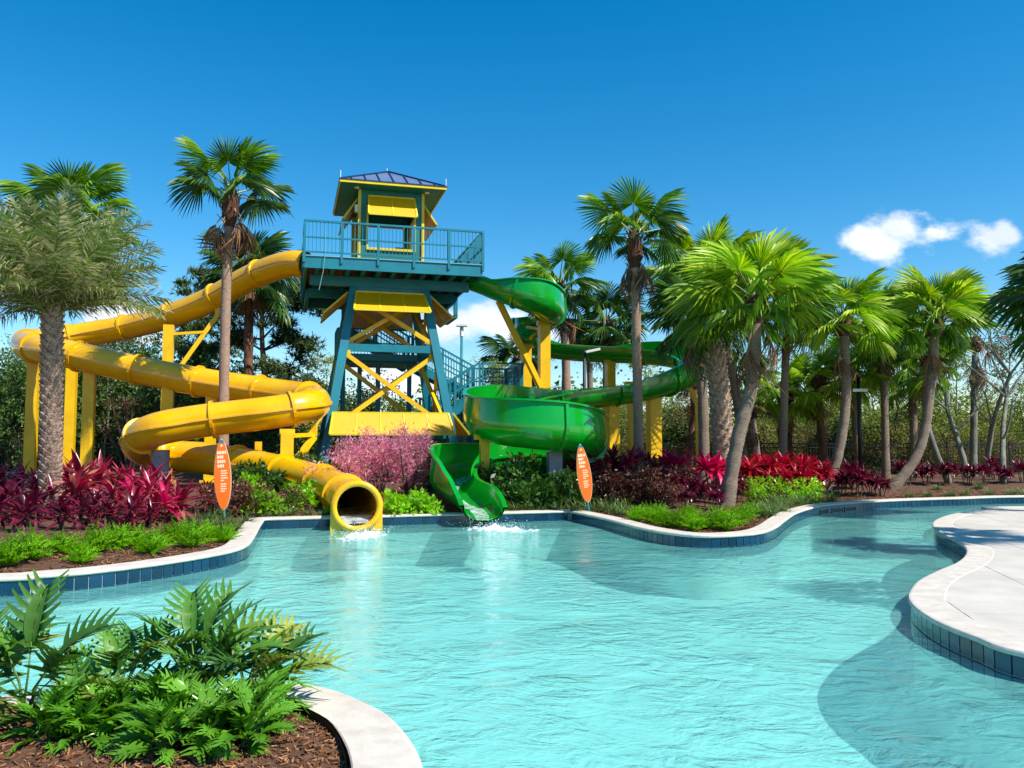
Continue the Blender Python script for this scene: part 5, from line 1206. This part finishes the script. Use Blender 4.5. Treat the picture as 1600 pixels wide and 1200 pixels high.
# slender young trees rising out of the thicket
def sapling_mesh(seed, m):
    rg = random.Random(seed); tr = MB(); V = []; pts = [Vector((0, 0, -.2))]
    for k in range(9): pts.append(pts[-1] + Vector((rg.gauss(0, .09), rg.gauss(0, .09), .72)))
    tr.tube(pts, [.075 - .007 * k for k in range(10)], 7, False); fo = MB()
    for k in range(30):
        q = pts[rg.randint(3, 9)]; a = rg.uniform(0, 2 * PI); e = q + Vector((math.cos(a), math.sin(a), rg.uniform(.1, .8))) * rg.uniform(.4, 1.25)
        tr.tube([q, q.lerp(e, .5) + Vector((0, 0, .05)), e], [.022, .014, .005], 4, False)
        for _ in range(70):
            c = q.lerp(e, rg.uniform(.45, 1.08)) + Vector((rg.gauss(0, .17), rg.gauss(0, .17), rg.gauss(0, .14))); d = Vector((rg.gauss(0, 1), rg.gauss(0, 1), rg.gauss(0, .8))).normalized() * rg.uniform(.09, .17); s_ = d.orthogonal().normalized() * .035
            fo.add([c, c + d * .5 + s_, c + d, c + d * .5 - s_], [(0, 1, 2, 3)])
    return fo.mesh('crown', m), tr.mesh('trunk', 'bark_silver')
SAP = [sapling_mesh(1, 'bush_leaf'), sapling_mesh(2, 'bush_leaf_dark'), sapling_mesh(3, 'bush_leaf')]
def sapling(px, d, sc, k):
    r = empty('young_tree', tuple(col_at(px, d)), k * 1.3); r.scale = (sc, sc, sc); ob('crown', SAP[k % 3][0], r); ob('trunk', SAP[k % 3][1], r); return r
sr = [sapling(px, d, sc, k) for k, (px, d, sc) in enumerate(((1012, 39, .85), (1052, 41, .8), (1205, 37, .75), (1262, 41, .95), (1366, 38, .85), (1405, 42, .9), (1492, 36, .8), (1586, 38, 1.0)))]
row_labels(sr, '%s of the slender young trees in the right background thicket', 'tree', 'young trees at the right back')
sl_ = [sapling(px, d, sc, k + 1) for k, (px, d, sc) in enumerate(((8, 36, .85), (92, 40, .8), (168, 37, .85), (240, 38, .9), (505, 40, .8), (768, 41, .75)))]
row_labels(sl_, '%s of the slender young trees behind the slides', 'tree', 'young trees behind the slides')
# far wood that closes the view
rng = np.random.default_rng(4); V = []
for k in range(420):
    x = rng.uniform(-75, 75); y = rng.uniform(56, 74); h = rng.uniform(3.2, 6.5) + 1.5 * math.sin(x * .13)
    n = 46; pts = np.stack([x + rng.normal(0, 1.3, n), y + rng.normal(0, 1.0, n), .3 + h * rng.random(n) ** .8], 1); d = rng.normal(0, 1, (n, 3)); d /= np.linalg.norm(d, axis=1)[:, None]
    s_ = np.cross(d, rng.normal(0, 1, (n, 3))); s_ /= np.linalg.norm(s_, axis=1)[:, None]; l_ = rng.uniform(.25, .6, (n, 1))
    V.append(np.stack([pts, pts + d * l_ * .5 + s_ * l_ * .3, pts + d * l_, pts + d * l_ * .5 - s_ * l_ * .3], 1).reshape(-1, 3))
V = np.concatenate(V); V[:, 2] = np.maximum(V[:, 2], .3); n = len(V) // 4; me = bpy.data.meshes.new('woodland'); me.from_pydata(V.tolist(), [], np.arange(n * 4).reshape(-1, 4).tolist()); me.materials.append(MATS['bush_leaf_dark'])
tag(ob('woodland', me), 'far dark green wood closing the view behind the thicket', 'wood', kind='stuff')

# --- pine with open crown left of the tower
def needle(mb, c, r, n, rnd):
    for _ in range(n):
        q = c + Vector((rnd.gauss(0, .5), rnd.gauss(0, .5), rnd.gauss(0, .32))) * r
        for j in range(7):
            d = Vector((rnd.gauss(0, 1), rnd.gauss(0, 1), rnd.gauss(.4, .8))).normalized() * rnd.uniform(.2, .36); s_ = d.orthogonal().normalized() * .03
            mb.add([q - s_, q + s_, q + d], [(0, 1, 2)])
def pine(px, d, top, clumps, seed, label, rad=.2):
    rnd = random.Random(seed); b = col_at(px, d); r = tag(empty('pine_tree', tuple(b)), label, 'pine tree', 'pines left of the tower'); T = at(px + 8, top, d) - b
    tp = [Vector((0, 0, -.2)), T * .35 + Vector((.15, 0, 0)), T * .7 - Vector((.12, 0, 0)), T]
    C = catmull([tuple(p) for p in tp], 6); MB().tube([tuple(q) for q in C], [rad * (1 - .75 * i / (len(C) - 1)) for i in range(len(C))], 10).build('trunk', 'bark_pine', r, True)
    lim = MB(); fo = MB()
    for (cx, cy, rr_) in clumps:
        c = at(cx, cy, d + rnd.uniform(-1.6, 1.6)) - b; k = min(range(len(C)), key=lambda i: abs(C[i][2] - (c.z - .5))); s = Vector(C[k]); mid = s.lerp(c, .55) + Vector((0, 0, rnd.uniform(-.1, .35)))
        lim.tube([s, mid, c], [.06, .035, .012], 5)
        for _ in range(5):
            e = c + Vector((rnd.gauss(0, .6), rnd.gauss(0, .6), rnd.gauss(0, .35))) * rr_; lim.tube([mid.lerp(c, .5), e], [.018, .006], 4); needle(fo, e, rr_ * .55, int(26 * rr_ + 12), rnd)
    lim.build('branches', 'bark_dark', r); fo.build('crown', 'pine_leaf', r)
pine(408, 38, 420, [(465, 448, 1.0), (430, 462, .9), (478, 478, .7), (482, 535, .8), (446, 528, .7), (462, 578, 1.0), (440, 600, .9), (470, 600, .8), (420, 575, .8), (440, 505, .6), (395, 480, .8), (380, 530, .9), (350, 520, .9), (360, 470, .8), (410, 430, .8), (340, 445, .8)], 1, 'open-crowned pine standing between the yellow tube and the tower')
pine(312, 41, 430, [(300, 515, .8), (325, 440, .7), (310, 470, .8), (290, 545, .7), (322, 550, .8), (335, 575, .8), (280, 600, .9), (335, 500, .7), (300, 580, .8)], 2, 'smaller pine half hidden behind the loop of the yellow tube', .17)

# --- dark bronze screw-pine like plant behind the yellow loop
p = col_at(206, 30); r = tag(empty('dracaena', tuple(p)), 'dark bronze dracaena with spiky heads behind the yellow tube loop', 'plant'); mb = MB(); st = MB(); rnd = random.Random(4)
for k in range(16):
    c = at(206 + rnd.gauss(0, 20), 650 + rnd.uniform(-52, 36), 30 + rnd.uniform(-.6, .6)) - p; rosette(mb, c, 24, .5, .035, rnd, (80, -40), (.2, .9)); st.tube([Vector((0, 0, -.1)), Vector((c.x * .4, c.y * .4, c.z * .5)), c], [.06, .045, .025], 6)
mb.build('foliage', 'bronze_leaf', r); st.build('stems', 'bark_dark', r)

# --- bare trees at far right
def bare(px, d, h, seed, label, rad=.13, lean=0):
    rnd = random.Random(seed); b = col_at(px, d); r = tag(empty('bare_tree', tuple(b)), label, 'tree', 'bare trees at the far right'); tr = MB(); br = MB(); lf = MB()
    def grow(mb, p, dv, ln, rd, lv):
        pts = [p]; 
        for k in range(4):
            dv = (dv + Vector((rnd.gauss(0, .12), rnd.gauss(0, .12), .03))).normalized(); pts.append(pts[-1] + dv * ln / 4)
        mb.tube(pts, [rd * (1 - .12 * k) for k in range(5)], 6 if lv < 2 else 4, False)
        if lv < 4:
            for k in range(3 if lv else 5):
                q = pts[rnd.randint(2, 4)]; a = rnd.uniform(0, 2 * PI); nd = (dv * .7 + Vector((math.cos(a), math.sin(a) * .6, rnd.uniform(-.1, .5))) * .8).normalized()
                grow(br, q, nd, ln * rnd.uniform(.4, .62), rd * .36, lv + 1)
        else:
            needle_leaf(p)
    def needle_leaf(p):
        for _ in range(2):
            q = p + Vector((rnd.gauss(0, .1), rnd.gauss(0, .1), rnd.gauss(0, .1))); dd = Vector((rnd.gauss(0, 1), rnd.gauss(0, 1), rnd.gauss(0, 1))).normalized() * .1; s_ = dd.orthogonal().normalized() * .02; lf.add([q, q + dd * .5 + s_, q + dd, q + dd * .5 - s_], [(0, 1, 2, 3)])
    grow(tr, Vector((0, 0, -.2)), Vector((lean, 0, 1)).normalized(), h, rad, 0)
    tr.build('trunk', 'bark_silver', r, True); br.build('branches', 'bark_silver', r); lf.build('leaves', 'bush_leaf_dry', r)
bare(1508, 29, 3.6, 3, 'bare grey tree leftmost of three at the right edge', .11, -.06); bare(1543, 30, 4.2, 5, 'bare grey tree in the middle of three at the right edge', .11, .02)
bare(1564, 27, 3.4, 8, 'bare grey tree nearest the pool at the right edge', .11, .12)

# --- dark steel fence behind the planting
def fence(xa, xb, d, label):
    r = tag(empty('fence', (xa, d, gz(xa, d))), label, 'fence', 'steel fences behind the planting'); n = int((xb - xa) / 2.4)
    for k in range(n + 1): MB().box((2.4 * k, 0, .6), (.06, .06, 1.4)).build('post', 'black_steel', r)
    for z in (.2, 1.05, 1.2): MB().box((1.2 * n, 0, z), (2.4 * n, .03, .035)).build('rail', 'black_steel', r)
    pk = MB()
    for k in range(int(2.4 * n / .12)): pk.box((k * .12, 0, .68), (.016, .016, 1.1))
    tag(pk.build('pickets', 'black_steel', r), kind='stuff')
fence(4.8, 22, 32.2, 'black steel fence running behind the palms on the right'); fence(-21, -8.5, 33, 'black steel fence behind the yellow slide posts')

# ================================================================== LAMPS AND SIGNS
p = at(721, 610, 33.5); gzv = gz(p.x, p.y); r = tag(empty('lamp_post', (p.x, p.y, gzv)), 'slim teal lamp post with white cross head beside the staircase', 'lamp post')
hz = at(721, 508, 33.5).z - gzv
MB().tube([(0, 0, -.1), (0, 0, hz - .45)], [.07, .055], 10).build('pole', 'teal_steel', r, True); hd_ = MB(); hd_.tube([(0, 0, hz - .46), (0, 0, hz - .05)], .075, 10); hd_.box((0, 0, hz - .02), (.44, .3, .07)); hd_.build('lamp_head', 'white_plastic', r)
def dlamp(px, d, py, text, arm_=.5):
    p = at(px, py, d); g_ = gz(p.x, p.y); r = tag(empty('lamp_post', (p.x, p.y, g_)), text, 'lamp post'); h = p.z - g_
    MB().tube([(0, 0, -.1), (0, 0, h)], [.085, .06], 10).build('pole', 'black_steel', r, True)
    if arm_: MB().box((arm_ / 2 + .05, 0, h + .0), (arm_, .3, .09), Matrix.Rotation(R(-12), 3, 'Y')).build('lamp_head', 'white_plastic', r)
    return r
dlamp(913, 31.5, 548, 'black lamp post with tilted pale head below the green flume', .55); r = dlamp(1341, 28.5, 590, 'black lamp post among the palm trunks at right, with a small box', 0)
MB().box((.0, -.12, 3.0), (.5, .1, .1)).build('junction_box', 'white_plastic', r)
MB().box((.0, 0, at(1341, 588, 28.5).z - r.location.z), (.34, .34, .12)).build('lamp_head', 'black_steel', r)

def surfboard(px, py0, py1, d, tilt, yaw, label, seed):
    T = at(px, py0, d); B0 = at(px, py1, d); H = T.z - B0.z; b = Vector((B0.x, d, gz(B0.x, d)))
    r = tag(empty('surfboard_sign', tuple(b), yaw), label, 'sign', 'surfboard signs by the slides'); r.rotation_euler = (R(-4), R(tilt), yaw); zb = max(.1, B0.z - b.z); W = .158
    def outline(sh, th_):
        pts = []
        for k in range(25):
            t = k / 24; w_ = (W - sh) * (math.sin(PI * min(1, max(0, t)) ** .86) ** .62 if 0 < t < 1 else 0); pts.append((w_, zb + sh * 1.6 + (H - sh * 3.2) * t))
        return [(a, z) for a, z in pts] + [(-a, z) for a, z in pts[-2:0:-1]]
    def plate(sh, y0, y1, name, m, par):
        o = outline(sh, 0); n = len(o); mb = MB(); mb.add([(a, y0, z) for a, z in o] + [(a, y1, z) for a, z in o], [tuple(range(n)), tuple(range(2 * n - 1, n - 1, -1))] + [(i, n + i, n + (i + 1) % n, (i + 1) % n) for i in range(n)])
        return mb.build(name, m, par)
    bd_ = plate(0, -.018, .018, 'board', 'board_edge', r); plate(.010, -.023, -.019, 'orange_face', 'board_orange', bd_)
    MB().tube([(0, .03, -.25), (0, .03, zb + H * .5)], .022, 8).build('stake', 'board_teal', r)
    nose = MB(); nz_ = zb + H * .93; nose.add([(-.055, -.0245, nz_), (.055, -.0245, nz_), (.03, -.0245, nz_ + H * .045), (-.03, -.0245, nz_ + H * .045)], [(0, 1, 2, 3)]); nose.build('nose_stripe', 'board_teal', bd_)
    rnd = random.Random(seed); tx = MB()
    dot = [(.022 * math.cos(a * PI / 6), -.0248, zb + H * .895 + .022 * math.sin(a * PI / 6)) for a in range(12)]; tx.add(dot, [tuple(range(12))])
    def line(z, h, x0, x1):
        x = x0
        while x < x1 - .006:
            w_ = h * rnd.uniform(.45, .8); q = min(x + w_, x1); hh = h / 2
            tx.add([(x, -.0248, z - hh), (q, -.0248, z - hh), (q, -.0248, z + hh), (x, -.0248, z + hh)], [(0, 1, 2, 3)]); x += w_ + h * .14
    for k, w_ in enumerate((.17, .11, .145, .125)): line(zb + H * (.80 - .062 * k), H * .042, -.085, -.085 + w_)
    for k, w_ in enumerate((.11, .125, .10, .125, .06)): line(zb + H * (.545 - .033 * k), H * .018, -.03, -.03 + w_)
    for k, w_ in enumerate((.11, .10, .115, .08)): line(zb + H * (.365 - .033 * k), H * .018, -.04, -.04 + w_)
    tx.build('lettering', 'lettering', bd_)
surfboard(351, 684, 798, 15.8, -4, R(6), 'sunlit orange surfboard-shaped sign left of the slides', 1)
surfboard(921, 692, 786, 18.4, -7, R(4), 'orange surfboard-shaped sign in shade right of the green flume', 2)
